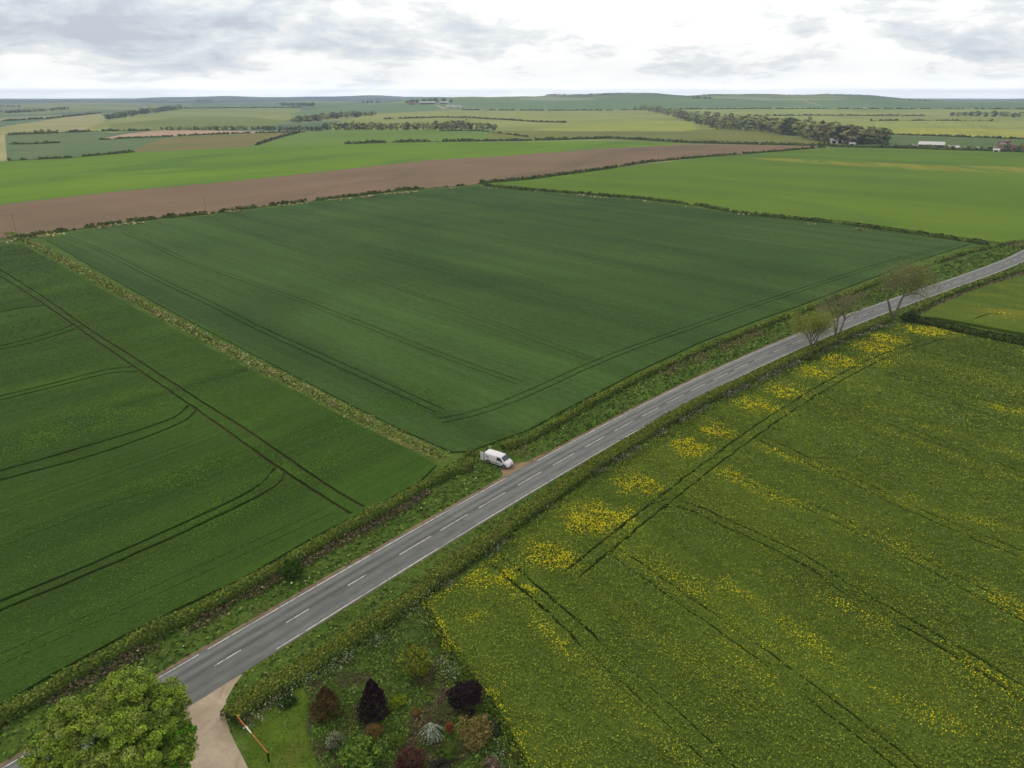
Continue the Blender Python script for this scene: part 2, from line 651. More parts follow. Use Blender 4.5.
field('stubble_field', fm('pinkish', (156, 132, 112), (168, 146, 124), grainamt=0.25), 0, [(96, 139.5), (128, 133.5), (157, 130.5), (192, 130.4), (256, 131), (308, 130.8), (300, 132.3), (256, 132.8), (192, 135), (165, 137), (128, 138)])
field('teal_field', fm('teal_left', (78, 102, 68), (88, 108, 70), c3=S(100, 114, 68), c3scale=0.004, c3amt=(0.5, 0.7)), 0, [(6, 160.5), (5, 135), (60, 133), (98, 131.5), (112, 133), (98, 139), (128, 138.5), (165, 137.5), (140, 151.5), (67, 158)])
field('brown_green_field', fm('olive_left', (98, 104, 52), (110, 106, 62), c3=S(122, 104, 74), c3scale=0.008, c3amt=(0.5, 0.7)), 0, [(128, 152), (145, 145), (165, 137.5), (192, 135.5), (256, 133.2), (299, 132.6), (256, 145.5), (245, 147), (200, 149.3)])
field('green_field', fm('green_c', (88, 116, 46), (96, 122, 50), rowamt=0.2), 0, [(254, 146), (301, 132.4), (320, 129.7), (384, 129.7), (495, 129.7), (497, 136), (478, 142), (374, 144), (344, 145)])
field('field_edge', fm('beige_l', (140, 142, 98), (154, 150, 108)), 0, [(-60, 136), (0, 135), (5, 134.5), (7, 160.5), (3, 161.2), (-60, 164)])
field('brown_green_field', fm('olive_mid', (98, 106, 48), (108, 112, 54), rowamt=0.2), 0, [(497, 131), (560, 131), (680, 131.5), (700, 129), (750, 129.8), (800, 137.5), (850, 145.5), (800, 146.6), (690, 143.2), (620, 140.5), (580, 139), (482, 142)])
field('spring_barley_field', fm('strip_green', (86, 118, 26), (96, 126, 31), row=0.63, rowamt=0.18, rowp=4, c3=S(78, 110, 36), c3scale=0.01, c3amt=(0.5, 0.62)), 0,
      [(-80, 168), (0, 161.5), (67, 158.3), (134, 152.3), (201, 149.5), (255, 146.5), (344, 145), (374, 143.6), (474, 142.4), (575, 141), (625, 141), (690, 143.5), (640, 148), (560, 152), (500, 157), (424, 161), (344, 170), (235, 181.5), (117, 192), (0, 205), (-80, 216)])
field('ploughed_field', fm('plough', (108, 92, 73), (118, 101, 81), row=0.63, rowp=3, rowamt=0.22, c3=S(90, 82, 64), c3scale=0.012, c3amt=(0.55, 0.75), grain=0.3, grainamt=0.25), 0,
      [(-80, 215), (0, 204.5), (117, 191.5), (235, 181), (344, 169.5), (424, 160.6), (508, 155.5), (592, 149.5), (684, 144.3), (760, 145), (830, 146.5), (760, 152.6), (700, 157), (600, 169.5), (532, 178.5), (475, 184.5), (400, 190), (340, 197.5), (205, 214), (160, 217.5), (100, 225), (45, 234), (0, 241), (-80, 252)])
field('wheat_field', fm('right_big', (80, 108, 28), (89, 115, 32), row=2.34, rowp=3, rowamt=0.16, big=0.008, grain=0.2, grainamt=0.12, c3=S(70, 98, 40), c3scale=0.012, c3amt=(0.5, 0.8)), 0.3,
      [(484, 184), (532, 180), (600, 170.8), (700, 158), (830, 148), (1180, 155), (1180, 285), (1060, 252), (1000, 243), (985, 241), (850, 222), (740, 213), (640, 197), (560, 191)])
field('flowering_strip', fm('yellow_streak', (112, 120, 38), (124, 126, 42), c3=S(84, 112, 38), c3scale=0.03, c3amt=(0.48, 0.56), row=0.1, rowamt=0.4, rowp=4), 0.3,
      [(735, 158), (780, 158.5), (850, 162), (915, 164.5), (1024, 167.5), (1180, 170), (1180, 182), (1024, 174.5), (915, 170), (850, 166), (790, 162)])
m_wheat = fieldmat('wheat_left', S(48, 70, 25), S(56, 82, 28), big=0.02, c3=S(64, 92, 28), c3scale=0.035, c3amt=(0.56, 0.74), row=0.70, rowp=1.1, rowamt=0.62, grain=0.9, grainamt=0.5, bump=0.6, fine=3.2)
m_wheat2 = fieldmat('wheat_mid', S(50, 73, 32), S(62, 86, 40), big=0.010, c3=S(60, 86, 38), c3scale=0.018, c3amt=(0.56, 0.78), row=2.36, rowp=1.3, rowamt=0.55, grain=0.6, grainamt=0.7, bump=0.7, fine=2.0)
field('wheat_field', m_wheat2, 0.28,
      [(46, 240), (100, 228.5), (160, 220.8), (205, 216.5), (340, 199.8), (400, 192.3), (478, 186.6), (560, 193.6), (640, 200.3), (740, 215), (850, 225.8), (970, 244.5), (915, 262), (860, 283), (800, 306), (760, 320), (700, 343), (640, 371), (600, 392), (560, 413), (530, 430), (500, 441), (470, 452), (452, 453), (405, 432), (352, 406), (302, 380), (260, 358.5), (215, 335), (155, 303), (102, 273)])
field('wheat_field', m_wheat, 0.35,
      [(-260, 300), (0, 246), (22, 245), (58, 265), (94, 286), (146, 315), (206, 347.5), (252, 372), (296, 394), (346, 420), (396, 445), (436, 466), (420, 483), (376, 507), (317, 537), (258, 571), (234, 584), (176, 611), (117, 641), (58, 673), (0, 707), (-40, 729), (-260, 760)])
m_rape = fieldmat('rape_under', S(62, 80, 28), S(76, 96, 32), big=0.05, row=2.52, rowp=1.5, rowamt=0.3, grain=1.2, grainamt=0.5, bump=0.6, fine=4,
                  speck=(S(112, 118, 26), 2.2, 0.68))
RAPE_PX = [(427, 607), (455, 592), (500, 559), (530, 532), (560, 509), (605, 482), (699, 420), (792, 374), (850, 347), (905, 326), (935, 331), (970, 340), (1024, 351), (1200, 372), (1300, 800), (560, 900), (528, 768), (492, 705), (452, 655)]
field('oilseed_field', m_rape, 0.8, RAPE_PX)
RAPE2_PX = [(918, 319), (935, 309), (980, 290), (1024, 277), (1160, 245), (1200, 350), (1024, 336), (970, 326), (935, 320)]
m_rape2 = fieldmat('rape_far', S(66, 88, 26), S(80, 98, 30), big=0.05, row=-0.9, rowp=2.5, rowamt=0.3, grain=0.6, grainamt=0.4, bump=0.5, fine=3, c3=S(104, 108, 30), c3scale=0.05, c3amt=(0.56, 0.7))
field('oilseed_field', m_rape2, 0.8, RAPE2_PX)
m_margin = fieldmat('margin_grass', S(80, 100, 42), S(102, 116, 54), big=0.08, c3=S(128, 112, 84), c3scale=0.16, c3amt=(0.52, 0.68), row=0.9, rowp=1, rowamt=0.4, grain=0.9, grainamt=0.8, bump=0.8, fine=3)
ML = smooth_line(pxline(MARGIN, 40), 1)
field('grass_margin', m_margin, 0.0, poly=band(ML, 3.2))
m_gravel = fieldmat('gravel', S(150, 138, 118), S(176, 164, 144), big=0.25, c3=S(122, 104, 84), c3scale=0.35, c3amt=(0.55, 0.75), row=0.2, rowp=1.4, rowamt=0.2, grain=3, grainamt=0.35, bump=0.4, fine=14)
m_dirt = fieldmat('verge_dirt', S(108, 94, 76), S(138, 120, 98), big=0.4, c3=S(92, 82, 52), c3scale=0.7, c3amt=(0.5, 0.7), row=0.8, rowp=0.5, rowamt=0.3, grain=3, grainamt=0.5, bump=0.4, fine=12)
m_lawn = fieldmat('lawn', S(70, 94, 28), S(88, 110, 36), big=0.3, c3=S(92, 98, 44), c3scale=0.5, c3amt=(0.56, 0.75), row=0.3, rowp=0.8, rowamt=0.2, grain=2.2, grainamt=0.45, bump=0.5, fine=9)
m_garden = fieldmat('garden_rough', S(66, 86, 36), S(78, 98, 42), big=0.25, c3=S(84, 74, 56), c3scale=0.35, c3amt=(0.54, 0.68), row=0.3, rowp=1, rowamt=0.2, grain=1.4, grainamt=0.9, bump=0.9, fine=6)
field('garden_ground', m_garden, 0.0, [(245, 716), (262, 698), (300, 672), (345, 646), (392, 618), (425, 608), (450, 655), (490, 706), (526, 770), (560, 900), (240, 900), (262, 790), (252, 760)])
field('lawn', m_lawn, 0.02, [(246, 722), (262, 704), (285, 692), (304, 688), (309, 700), (306, 735), (320, 768), (350, 850), (262, 850), (248, 766)])
field('gravel_drive', m_gravel, 0.01, [(160, 708), (185, 694), (205, 684), (243, 674), (235, 684), (226, 700), (225, 716), (231, 734), (240, 752), (250, 772), (262, 850), (140, 850), (188, 768), (196, 730), (180, 716)])
field('lay_by_dirt', m_dirt, 0.01, [(480, 497), (497, 487), (503, 474), (500, 468), (514, 463), (527, 462), (545, 452), (556, 450), (540, 465), (515, 481)])
# dirty strip between verge and asphalt
field('road_edge_dirt', m_dirt, 0.004, poly=band(axis_pt(np.arange(-70, 200, 5.0)), 0.55, HW + 0.40))
m_soil = fieldmat('tramline_soil', S(52, 56, 30), S(84, 66, 44), big=0.05, row=0, rowamt=0.1, grain=1.2, grainamt=0.5, bump=0.4, fine=5)

# wheel tracks left in the standing crops (narrow gaps in the crop sheet)
TRACKS = []     # (world line, width)


def trk(px, wd=0.55, pair=None, sm=2):
    L = smooth_line(np.array([P(*p) for p in px]), sm)
    if pair:
        n = normals2(L)
        TRACKS.append((L + n * pair / 2, wd))
        TRACKS.append((L - n * pair / 2, wd))
    else:
        TRACKS.append((L, wd))


trk([(-60, 236), (0, 270), (50, 302), (82, 326), (145, 366), (200, 402), (230, 421), (267, 445), (323, 485), (364, 509)], 0.6)
trk([(-60, 247), (0, 276), (47, 307), (76, 328), (137, 370), (190, 406), (232, 436), (276, 468), (317, 495), (352, 516)], 0.6)
trk([(-60, 415), (0, 402), (52, 389), (95, 377.5), (120, 373), (138, 373)], 0.75)
trk([(-60, 410), (0, 397.5), (50, 386), (92, 374), (118, 369), (136, 368)], 0.75)
trk([(-50, 362), (0, 351), (32, 344), (65, 334), (81, 327)], 0.75)
trk([(-50, 358), (0, 347.5), (30, 340), (62, 331), (75, 325)], 0.75)
trk([(-60, 325), (0, 314), (15, 309.5), (45, 306.5)], 0.75)
trk([(-60, 490), (0, 473), (90, 447), (155, 427), (180, 417), (188, 407)], 0.75)
trk([(-60, 498), (0, 482), (100, 456), (165, 432), (190, 420), (197, 411)], 0.75)
trk([(-60, 628), (0, 604), (88, 568), (176, 529), (234, 502), (256, 490), (270, 479), (275, 470)], 0.65)
trk([(-60, 638), (0, 613), (88, 577), (176, 538), (240, 508), (265, 495), (283, 483), (287, 474)], 0.65)
trk([(-60, 533), (0, 513), (80, 487), (150, 462), (215, 436), (240, 425)], 0.13, 1.9)
trk([(-60, 569), (0, 545), (120, 500), (200, 468), (240, 452)], 0.1, 1.9)
trk([(-60, 690), (0, 662), (120, 609), (260, 545), (330, 512)], 0.12, 1.9)
# middle field
trk([(62, 236), (100, 250), (160, 281), (210, 304), (256, 328), (340, 366), (440, 412)], 0.34, 2.0)
trk([(125, 233), (155, 246), (185, 261), (256, 285), (340, 316), (430, 352), (520, 384)], 0.32, 2.0)
trk([(215, 221), (330, 262), (450, 308), (590, 360)], 0.2, 2.0)
trk([(320, 208), (430, 243), (560, 284), (650, 313)], 0.16, 2.0)
trk([(440, 422), (480, 414), (530, 394), (589, 366), (640, 346), (680, 332), (760, 304), (845, 276), (904, 258), (950, 247)], 0.36, 2.0)
trk([(430, 194), (560, 224), (700, 256), (760, 270)], 0.14, 2.0)
# oilseed field: headland pair, crossing pair and the runs down the field
RT0 = len(TRACKS)
trk([(592, 652), (640, 694), (720, 768), (790, 860)], 0.16, 2.0)
trk([(572, 580), (590, 564), (627, 534), (668, 501), (710, 468), (752, 437), (787, 413), (842, 379), (881, 360), (940, 340)], 0.42, 2.0)
trk([(484, 563), (497, 565), (515, 580), (545, 606), (570, 628), (592, 652)], 0.42, 2.0)
trk([(655, 512), (668, 506), (682, 508), (698, 515), (756, 542), (811, 568), (853, 600), (933, 643), (1024, 700), (1150, 780)], 0.38, 1.9)
trk([(756, 440), (765, 444), (815, 468), (873, 495), (936, 525), (1000, 551), (1024, 560), (1150, 620)], 0.36, 1.9)
trk([(855, 368), (873, 374), (932, 388), (1000, 406), (1100, 440)], 0.34, 1.9)
trk([(815, 394), (830, 401), (905, 433), (1024, 480), (1100, 510)], 0.28, 1.9)
trk([(612, 555), (724, 634), (780, 674), (900, 768), (960, 820)], 0.26, 1.9)
trk([(715, 470), (830, 520), (930, 572), (1024, 622), (1100, 670)], 0.26, 1.9)
trk([(934, 347), (1024, 372), (1100, 390)], 0.24, 1.9)
trk([(972, 322), (988, 316), (1002, 317)], 0.5)
RT1 = len(TRACKS)
for L, wd in TRACKS:
    Lr = resample(L, 6.0)
    if RT0 <= [id(q_[0]) for q_ in TRACKS].index(id(L)) < RT1:
        Lr = resample(L, 1.6)
        Lr = Lr + RNG.normal(0, 0.09, Lr.shape)
        n_ = normals2(Lr)
        on_ = (vnoise(Lr, 5.0, 15) * 0.7 + vnoise(Lr, 1.8, 16) * 0.3) < (0.93 if wd > 0.4 else 0.82)
        w_ = wd * RNG.uniform(0.5, 1.5, (len(Lr), 2))
        i0 = 0
        while i0 < len(Lr):
            if not on_[i0]:
                i0 += 1
                continue
            i1 = i0
            while i1 + 1 < len(Lr) and on_[i1 + 1]:
                i1 += 1
            if i1 - i0 >= 1:
                w_[i0] *= 0.3
                w_[i1] *= 0.3
                field('tramline', m_soil, 0.0, poly=np.r_[Lr[i0:i1 + 1] + (n_ * w_[:, :1] / 2)[i0:i1 + 1], (Lr - n_ * w_[:, 1:] / 2)[i0:i1 + 1][::-1]])
            i0 = i1 + 1
    elif np.hypot(Lr[:, 0], Lr[:, 1]).min() < 230 and wd > 0.3:
        Lr = resample(L, 2.2)
        Lr = Lr + RNG.normal(0, 0.045, Lr.shape)
        n_ = normals2(Lr)
        w_ = wd * RNG.uniform(0.75, 1.15, (len(Lr), 2))
        field('tramline', m_soil, 0.0, poly=np.r_[Lr + n_ * w_[:, :1] / 2, (Lr - n_ * w_[:, 1:] / 2)[::-1]])
    else:
        field('tramline', m_soil, 0.0, poly=band(Lr, wd))

# ---- triangulate everything together, split the triangles by owner
vin, fin = [], []
for nm, mt, z, poly in FIELDS:
    x_a, y_a = poly[:, 0], poly[:, 1]
    if np.sum(x_a * np.roll(y_a, -1) - np.roll(x_a, -1) * y_a) < 0:
        poly = poly[::-1]
    k = len(vin)
    vin += [Vector((float(a), float(b))) for a, b in poly]
    fin.append(list(range(k, k + len(poly))))
rr = np.concatenate([np.geomspace(760, 2400, 16), np.geomspace(2550, 5200, 26), np.geomspace(5500, 16000, 28)])
aa = np.concatenate([np.linspace(-46, 46, 84), np.linspace(54, 306, 22)])
for r_ in rr:
    for a_ in aa:
        vin.append(Vector((r_ * math.sin(R(a_)) + random.uniform(-1, 1), r_ * math.cos(R(a_)) + random.uniform(-1, 1))))
for a_ in range(0, 360, 12):
    vin.append(Vector((400 * math.sin(R(a_)) + 0.37, 400 * math.cos(R(a_)) + 0.21)))
ov, oe, of, o1, o2, ofo = delaunay_2d_cdt(vin, [], fin, 0, 0.002)
OV = np.array([(p.x, p.y) for p in ov])
TH = terr(OV[:, 0], OV[:, 1])
OF = np.array([tuple(f) for f in of])
CEN = OV[OF].mean(axis=1)
ofo = [[] for _ in range(len(OF))]
for i, f_ in enumerate(FIELDS):
    for k in np.nonzero(inpoly(CEN, f_[3]))[0]:
        ofo[k].append(i)
own = np.array([max(l) if len(l) else -1 for l in ofo])
# a track only cuts a standing crop
crop_ids = {i for i, f in enumerate(FIELDS) if f[0] in ('wheat_field', 'oilseed_field')}
track_ids = {i for i, f in enumerate(FIELDS) if f[0] == 'tramline'}
for k, l in enumerate(ofo):
    if own[k] in track_ids and not any(i in crop_ids for i in l):
        rest = [i for i in l if i not in track_ids]
        own[k] = max(rest) if rest else -1
# merge all tramline floors into the one ground sheet (bare earth between the crops)
hgt = np.array([FIELDS[i][2] if i >= 0 else 0.0 for i in own])
key = np.array([-2 if i in track_ids else i for i in own])
# edge map for the crop edges
from collections import defaultdict
edg = defaultdict(list)
for k, f in enumerate(OF):
    for a, b in ((0, 1), (1, 2), (2, 0)):
        e = (f[a], f[b])
        edg[(min(e), max(e))].append((k, e))
for i in sorted(set(key.tolist())):
    fs = np.nonzero(key == i)[0]
    if len(fs) == 0:
        continue
    z = 0.0 if i < 0 else FIELDS[i][2]
    used = np.unique(OF[fs])
    idx = {int(v): n for n, v in enumerate(used)}
    V = [(OV[v, 0], OV[v, 1], TH[v] + z) for v in used]
    F = [tuple(idx[int(v)] for v in OF[f]) for f in fs]
    # outer walls of a standing crop
    if z > 0.001:
        for f in fs:
            for a, b in ((0, 1), (1, 2), (2, 0)):
                e = (int(OF[f][a]), int(OF[f][b]))
                nb = [q for q, _ in edg[(min(e), max(e))] if q != f]
                hn = hgt[nb[0]] if nb else 0.0
                if not nb or (key[nb[0]] != i and hn < z - 0.0005):
                    n = len(V)
                    A_, B_ = OV[e[0]], OV[e[1]]
                    V += [(A_[0], A_[1], TH[e[0]] + z), (B_[0], B_[1], TH[e[1]] + z), (B_[0], B_[1], TH[e[1]] + hn - 0.02), (A_[0], A_[1], TH[e[0]] + hn - 0.02)]
                    F.append((n + 1, n, n + 3, n + 2))
    nm = 'ground' if i == -1 else ('tramline_soil' if i == -2 else FIELDS[i][0])
    mt = m_verge if i == -1 else (m_soil if i == -2 else FIELDS[i][1])
    me = npmesh(nm, V, F)
    o = link(nm, me, mt)
    if i == -1:
        # distant open country uses its own grass colour
        me.materials.append(m_far)
        for p_ in me.polygons:
            c_ = p_.center
            if math.hypot(c_.x, c_.y) > 680:
                p_.material_index = 1
    tag(o, kind='structure')

# ------------------------------------------------------------------ road
def strip(name, s0, s1, t0, t1, z, mat, parent=None, step=3.0, wob=0.0):
    ss = np.arange(s0, s1 + 0.01, step if s1 - s0 > step else (s1 - s0))
    A_ = axis_pt(ss)
    n = normals2(axis_pt(np.arange(s0, s1 + 0.01, step if s1 - s0 > step else (s1 - s0)))) if len(ss) > 2 else np.repeat(RN[None], len(ss), 0)
    w0 = t0 + (RNG.normal(0, wob, len(ss)) if wob else 0)
    w1 = t1 + (RNG.normal(0, wob, len(ss)) if wob else 0)
    a = A_ + n * np.reshape(w0, (-1, 1))
    b = A_ + n * np.reshape(w1, (-1, 1))
    V = np.r_[np.c_[a, np.full(len(a), z)], np.c_[b, np.full(len(b), z)]]
    m = len(ss)
    F = [(i, i + 1, m + i + 1, m + i) for i in range(m - 1)]
    if t1 > t0:
        F = [f[::-1] for f in F]
        F = [f[::-1] for f in F]
    me = npmesh(name, V, F)
    uv = me.uv_layers.new(name='UVMap')
    st = np.r_[np.c_[ss, np.full(m, t0)], np.c_[ss, np.full(m, t1)]]
    li = np.zeros(len(me.loops), int)
    me.loops.foreach_get('vertex_index', li)
    uv.data.foreach_set('uv', st[li].astype(np.float32).ravel())
    o = link(name, me, mat, parent)
    return o


m_road = bpy.data.materials.new('asphalt')
m_road.use_nodes = True
t = NT(m_road.node_tree)
b = t.n['Principled BSDF']
b.inputs['Roughness'].default_value = 0.8
b.inputs['Specular IOR Level'].default_value = 0.25
uvn = t.node('ShaderNodeUVMap', uv_map='UVMap')
su = t.node('ShaderNodeSeparateXYZ')
t.l.new(uvn.outputs[0], su.inputs[0])
s_, x_ = su.outputs[0], su.outputs[1]
wv = t.map(uvn.outputs[0], (0.05, 1.6, 1))
nz = t.noise(wv, 1.0, 4, 0.6)
wv2 = t.map(uvn.outputs[0], (0.35, 0.9, 1))
nz2 = t.noise(wv2, 1.0, 5, 0.65)
base = t.ramp(nz2, [(0.3, S(84, 87, 85)), (0.7, S(100, 104, 101))])
newer = t.ramp(nz2, [(0.3, S(90, 93, 92)), (0.7, S(105, 108, 106))])
base = t.mix(t.math('GREATER_THAN', t.math('ADD', s_, t.math('MULTIPLY', x_, 0.25)), 35.5), base, newer)
# polished wheel paths are paler, oil line in lane middle is darker


def stripe(x0, wd, amp):
    d = t.math('DIVIDE', t.math('SUBTRACT', x_, x0), wd)
    return t.math('MULTIPLY', t.math('EXPONENT', t.math('MULTIPLY', t.math('MULTIPLY', d, d), -1.0)), amp)


acc = 1.0
for x0, wd, amp in ((2.35, 0.34, 0.34), (0.95, 0.30, 0.22), (-0.85, 0.28, 0.14), (-2.35, 0.30, 0.18), (1.65, 0.28, -0.24), (-1.6, 0.3, -0.10), (0.2, 0.32, -0.30), (2.95, 0.12, -0.10)):
    acc = t.math('ADD', acc, stripe(x0, wd, amp))
acc = t.math('ADD', acc, t.math('MULTIPLY', t.math('SUBTRACT', nz, 0.5), 0.5))
fn = t.noise(t.map(uvn.outputs[0], (9, 9, 9)), 1.0, 2)
acc = t.math('ADD', acc, t.math('MULTIPLY', t.math('SUBTRACT', fn, 0.5), 0.35))
pn = t.noise(t.map(uvn.outputs[0], (0.11, 0.45, 1)), 1.0, 1)
acc = t.math('SUBTRACT', acc, t.math('MULTIPLY', t.ramp(pn, [(0.66, 0.0), (0.68, 1.0)]), 0.10))
cr = t.noise(t.map(uvn.outputs[0], (0.5, 2.2, 1)), 1.0, 6, 0.7, 1.5)
acc = t.math('SUBTRACT', acc, t.math('MULTIPLY', t.ramp(cr, [(0.485, 0.0), (0.5, 1.0), (0.515, 0.0)]), 0.10))
# transverse seam
seam = stripe(0, 1, 0)
ds = t.math('SUBTRACT', t.math('ADD', s_, t.math('MULTIPLY', x_, 0.25)), 35.5)
acc = t.math('SUBTRACT', acc, t.math('MULTIPLY', t.math('EXPONENT', t.math('MULTIPLY', t.math('MULTIPLY', ds, ds), -30.0)), 0.22))
sc_n = t.node('ShaderNodeVectorMath', operation='SCALE')
t.l.new(base, sc_n.inputs[0])
t.l.new(acc, sc_n.inputs['Scale'])
t.l.new(sc_n.outputs[0], b.inputs['Base Color'])
bpn = t.node('ShaderNodeBump')
bpn.inputs['Strength'].default_value = 0.2
bpn.inputs['Distance'].default_value = 0.02
t.l.new(fn, bpn.inputs['Height'])
t.l.new(bpn.outputs[0], b.inputs['Normal'])

m_paint = bpy.data.materials.new('road_paint')
m_paint.use_nodes = True
t = NT(m_paint.node_tree)
b = t.n['Principled BSDF']
b.inputs['Roughness'].default_value = 0.7
g_ = t.node('ShaderNodeNewGeometry')
n_ = t.noise(g_.outputs['Position'], 1.3, 5, 0.7)
t.l.new(t.ramp(n_, [(0.36, S(128, 124, 116)), (0.52, S(196, 192, 182))]), b.inputs['Base Color'])

road = strip('road', -72, 540, -HW - 0.25, HW + 0.25, 0.030, m_road)
tag(road, kind='structure')
strip('edge_line', -72, -2, HW - 0.02, HW - 0.15, 0.034, m_paint, road, wob=0.015)
strip('edge_line', -2, 49, HW - 0.02, HW - 0.15, 0.034, m_paint, road, wob=0.015)
strip('edge_line', 57, 540, HW - 0.02, HW - 0.15, 0.034, m_paint, road, wob=0.015)
strip('edge_line', 3, 540, -HW + 0.15, -HW + 0.02, 0.034, m_paint, road, wob=0.015)
V, F = [], []


def dash(s0, s1, parts=V, faces=F):
    p = axis_pt(np.array([s0, s1]))
    d = (p[1] - p[0]) / np.linalg.norm(p[1] - p[0])
    n = np.array([-d[1], d[0]])
    k = len(parts)
    for q, sg in ((p[0], -1), (p[1], -1), (p[1], 1), (p[0], 1)):
        v = q + n * 0.065 * sg
        parts.append((v[0], v[1], 0.034))
    faces.append((k, k + 1, k + 2, k + 3))


def s_of(u, v):
    return float((P(u, v) - RO) @ RD)


for a, b2 in (((348.8, 587), (367.4, 575.3)), ((400.6, 555.8), (432.4, 537)), ((441.6, 531.4), (468.6, 515))):
    dash(s_of(*a), s_of(*b2))
s0 = s_of(480.2, 508.9)
k = 0
while s0 + k * 9 < 530:
    dash(s0 + k * 9, s0 + k * 9 + 6)
    k += 1
s1 = s_of(348.8, 587)
for k in range(1, 9):
    dash(s1 - k * 9, s1 - k * 9 + 3.2)
link('centre_line', npmesh('centre_line', V, F), m_paint, road)

#@@PART2@@
# ------------------------------------------------------------------ foliage helper
LEAF = leafmat('leaf', 0.75, 0.2)
GRASS = leafmat('grass_blade', 0.8, 0.12)


def leaves(name, C, size, col, mat=LEAF, parent=None, up=0.5, nrm=None, aspect=1.0, jit=0.25, kind=None, loc=None):
    """C (n,3) centres, size (n,) or scalar, col (n,3); each leaf clump is one small bent quad"""
    n = len(C)
    size = np.broadcast_to(np.asarray(size, float), (n,)) * RNG.uniform(0.65, 1.35, n)
    N = RNG.normal(size=(n, 3))
    N /= np.linalg.norm(N, axis=1)[:, None]
    if nrm is not None:
        N = N * (1 - up) + nrm * up * 1.2
    else:
        N[:, 2] = np.abs(N[:, 2]) + up
    N /= np.linalg.norm(N, axis=1)[:, None] + 1e-9
    T = np.cross(N, RNG.normal(size=(n, 3)))
    T /= np.linalg.norm(T, axis=1)[:, None] + 1e-9
    B = np.cross(N, T)
    s = size[:, None] * 0.5
    V = np.empty((n, 4, 3))
    V[:, 0] = C - T * s * aspect - B * s * RNG.uniform(0.2, 0.6, (n, 1))
    V[:, 1] = C + B * s * -0.9 + T * s * RNG.uniform(-0.2, 0.4, (n, 1)) * aspect + N * s * 0.25
    V[:, 2] = C + T * s * aspect + B * s * RNG.uniform(-0.1, 0.5, (n, 1))
    V[:, 3] = C + B * s * 0.95 - T * s * RNG.uniform(-0.2, 0.4, (n, 1)) * aspect + N * s * 0.2
    br = 1 + RNG.normal(0, jit, (n, 1))
    c = np.clip(col * np.clip(br, 0.35, 1.9), 0, 0.85)
    cv = np.repeat(c, 4, axis=0)
    if loc is not None:
        V = V - np.array(loc)
    F = np.arange(n * 4).reshape(n, 4)
    me = npmesh(name, V.reshape(-1, 3), F, cv)
    o = link(name, me, mat, parent)
    if loc is not None and parent is None:
        o.location = loc
    if kind:
        o['kind'] = kind
    return o


def pick(n, cols, w=None):
    c = np.array(cols)
    return c[RNG.choice(len(c), n, p=w)]


def scatter(rmin, rmax, dens, r0=100.0, ex=2.0, az0=-46, az1=46):
    """random map points, density dens per m2 up to r0 then falling as (r0/r)^ex"""
    rr_ = np.linspace(rmin, rmax, 400)
    rho = dens * np.minimum(1, (r0 / rr_) ** ex) * rr_
    cdf = np.concatenate([[0], np.cumsum((rho[1:] + rho[:-1]) / 2 * np.diff(rr_))])
    n = int(cdf[-1] * R(az1 - az0))
    r_ = np.interp(RNG.random(n) * cdf[-1], cdf, rr_)
    a_ = R(az0) + RNG.random(n) * R(az1 - az0)
    return np.c_[r_ * np.sin(a_), r_ * np.cos(a_)]


def lod(r, r0=100.0, p=1.0):
    return np.maximum(1.0, (r / r0)) ** p


def along(L, n, off, sd, s_lo=0.0, s_hi=1.0):
    q = resample(L, 1.0)
    nn = normals2(q)
    i = (RNG.uniform(s_lo, s_hi, n) * (len(q) - 1)).astype(int)
    return q[i] + nn[i] * (off + RNG.normal(0, sd, n))[:, None] + RNG.normal(0, 0.4, (n, 2))



# ------------------------------------------------------------------ oilseed crop: leafy canopy with yellow flowers
RAPE = pxpoly(RAPE_PX)
RAPE2 = pxpoly(RAPE2_PX)
PATCH = [((597, 521), 3.6, .9), ((580, 531), 2.5, .6), ((617, 523), 2.5, .7), ((545, 557), 3.2, .65), ((560, 568), 2.5, .5), ((510, 578), 1.3, .8), ((503, 586), 1.2, .8), ((529, 594), 1.2, .6), ((690, 452), 3.0, .8), ((682, 456), 2.4, .5), ((713, 436), 3.2, .75),
         ((632, 488), 3.2, .65), ((645, 490), 2.6, .4), ((752, 408), 3.2, .8), ((768, 412), 2.8, .5), ((782, 396), 3.6, .8), ((815, 376), 3.6, .8), ((840, 366), 4.4, .8), ((875, 352), 4.6, .85), ((888, 342), 4.2, .9), ((922, 334), 5, .7), ((940, 335), 4, .5),
         ((880, 365), 4, .4), ((998, 316), 4.5, .7), ((1012, 322), 4, .4), ((442, 637), 1.0, .8), ((449, 650), 1.0, .8), ((437, 630), 1.0, .5), ((487, 700), 0.8, .4), ((495, 712), 0.9, .4), ((514, 745), 0.9, .4), ((520, 757), 0.9, .4), ((478, 590), 2, .35), ((475, 620), 1.6, .3)]
YLINES = [([(724, 590), (741, 601), (794, 636), (839, 674), (891, 702), (947, 734), (990, 768)], 1.3, .38), ([(724, 477), (776, 503), (822, 517), (891, 549), (940, 577), (982, 598), (1040, 625)], 1.6, .45),
          ([(800, 590), (863, 622), (912, 643), (968, 671), (1040, 715)], 1.0, .35), ([(640, 535), (660, 560), (700, 600), (724, 620)], 1.5, .3), ([(620, 400 + 160), (690, 620), (760, 680), (830, 740)], 0.9, .25),
          ([(760, 452), (900, 500), (1040, 548)], 1.2, .3), ([(860, 378), (960, 402), (1040, 422)], 2.0, .35), ([(870, 410), (960, 440), (1040, 466)], 1.6, .25), ([(425, 610), (455, 590), (500, 560)], 0.8, .35),
          ([(428, 612), (452, 655), (492, 706), (526, 768)], 0.5, .2), ([(455, 575), (500, 585), (540, 625), (570, 660)], 0.7, .25)]


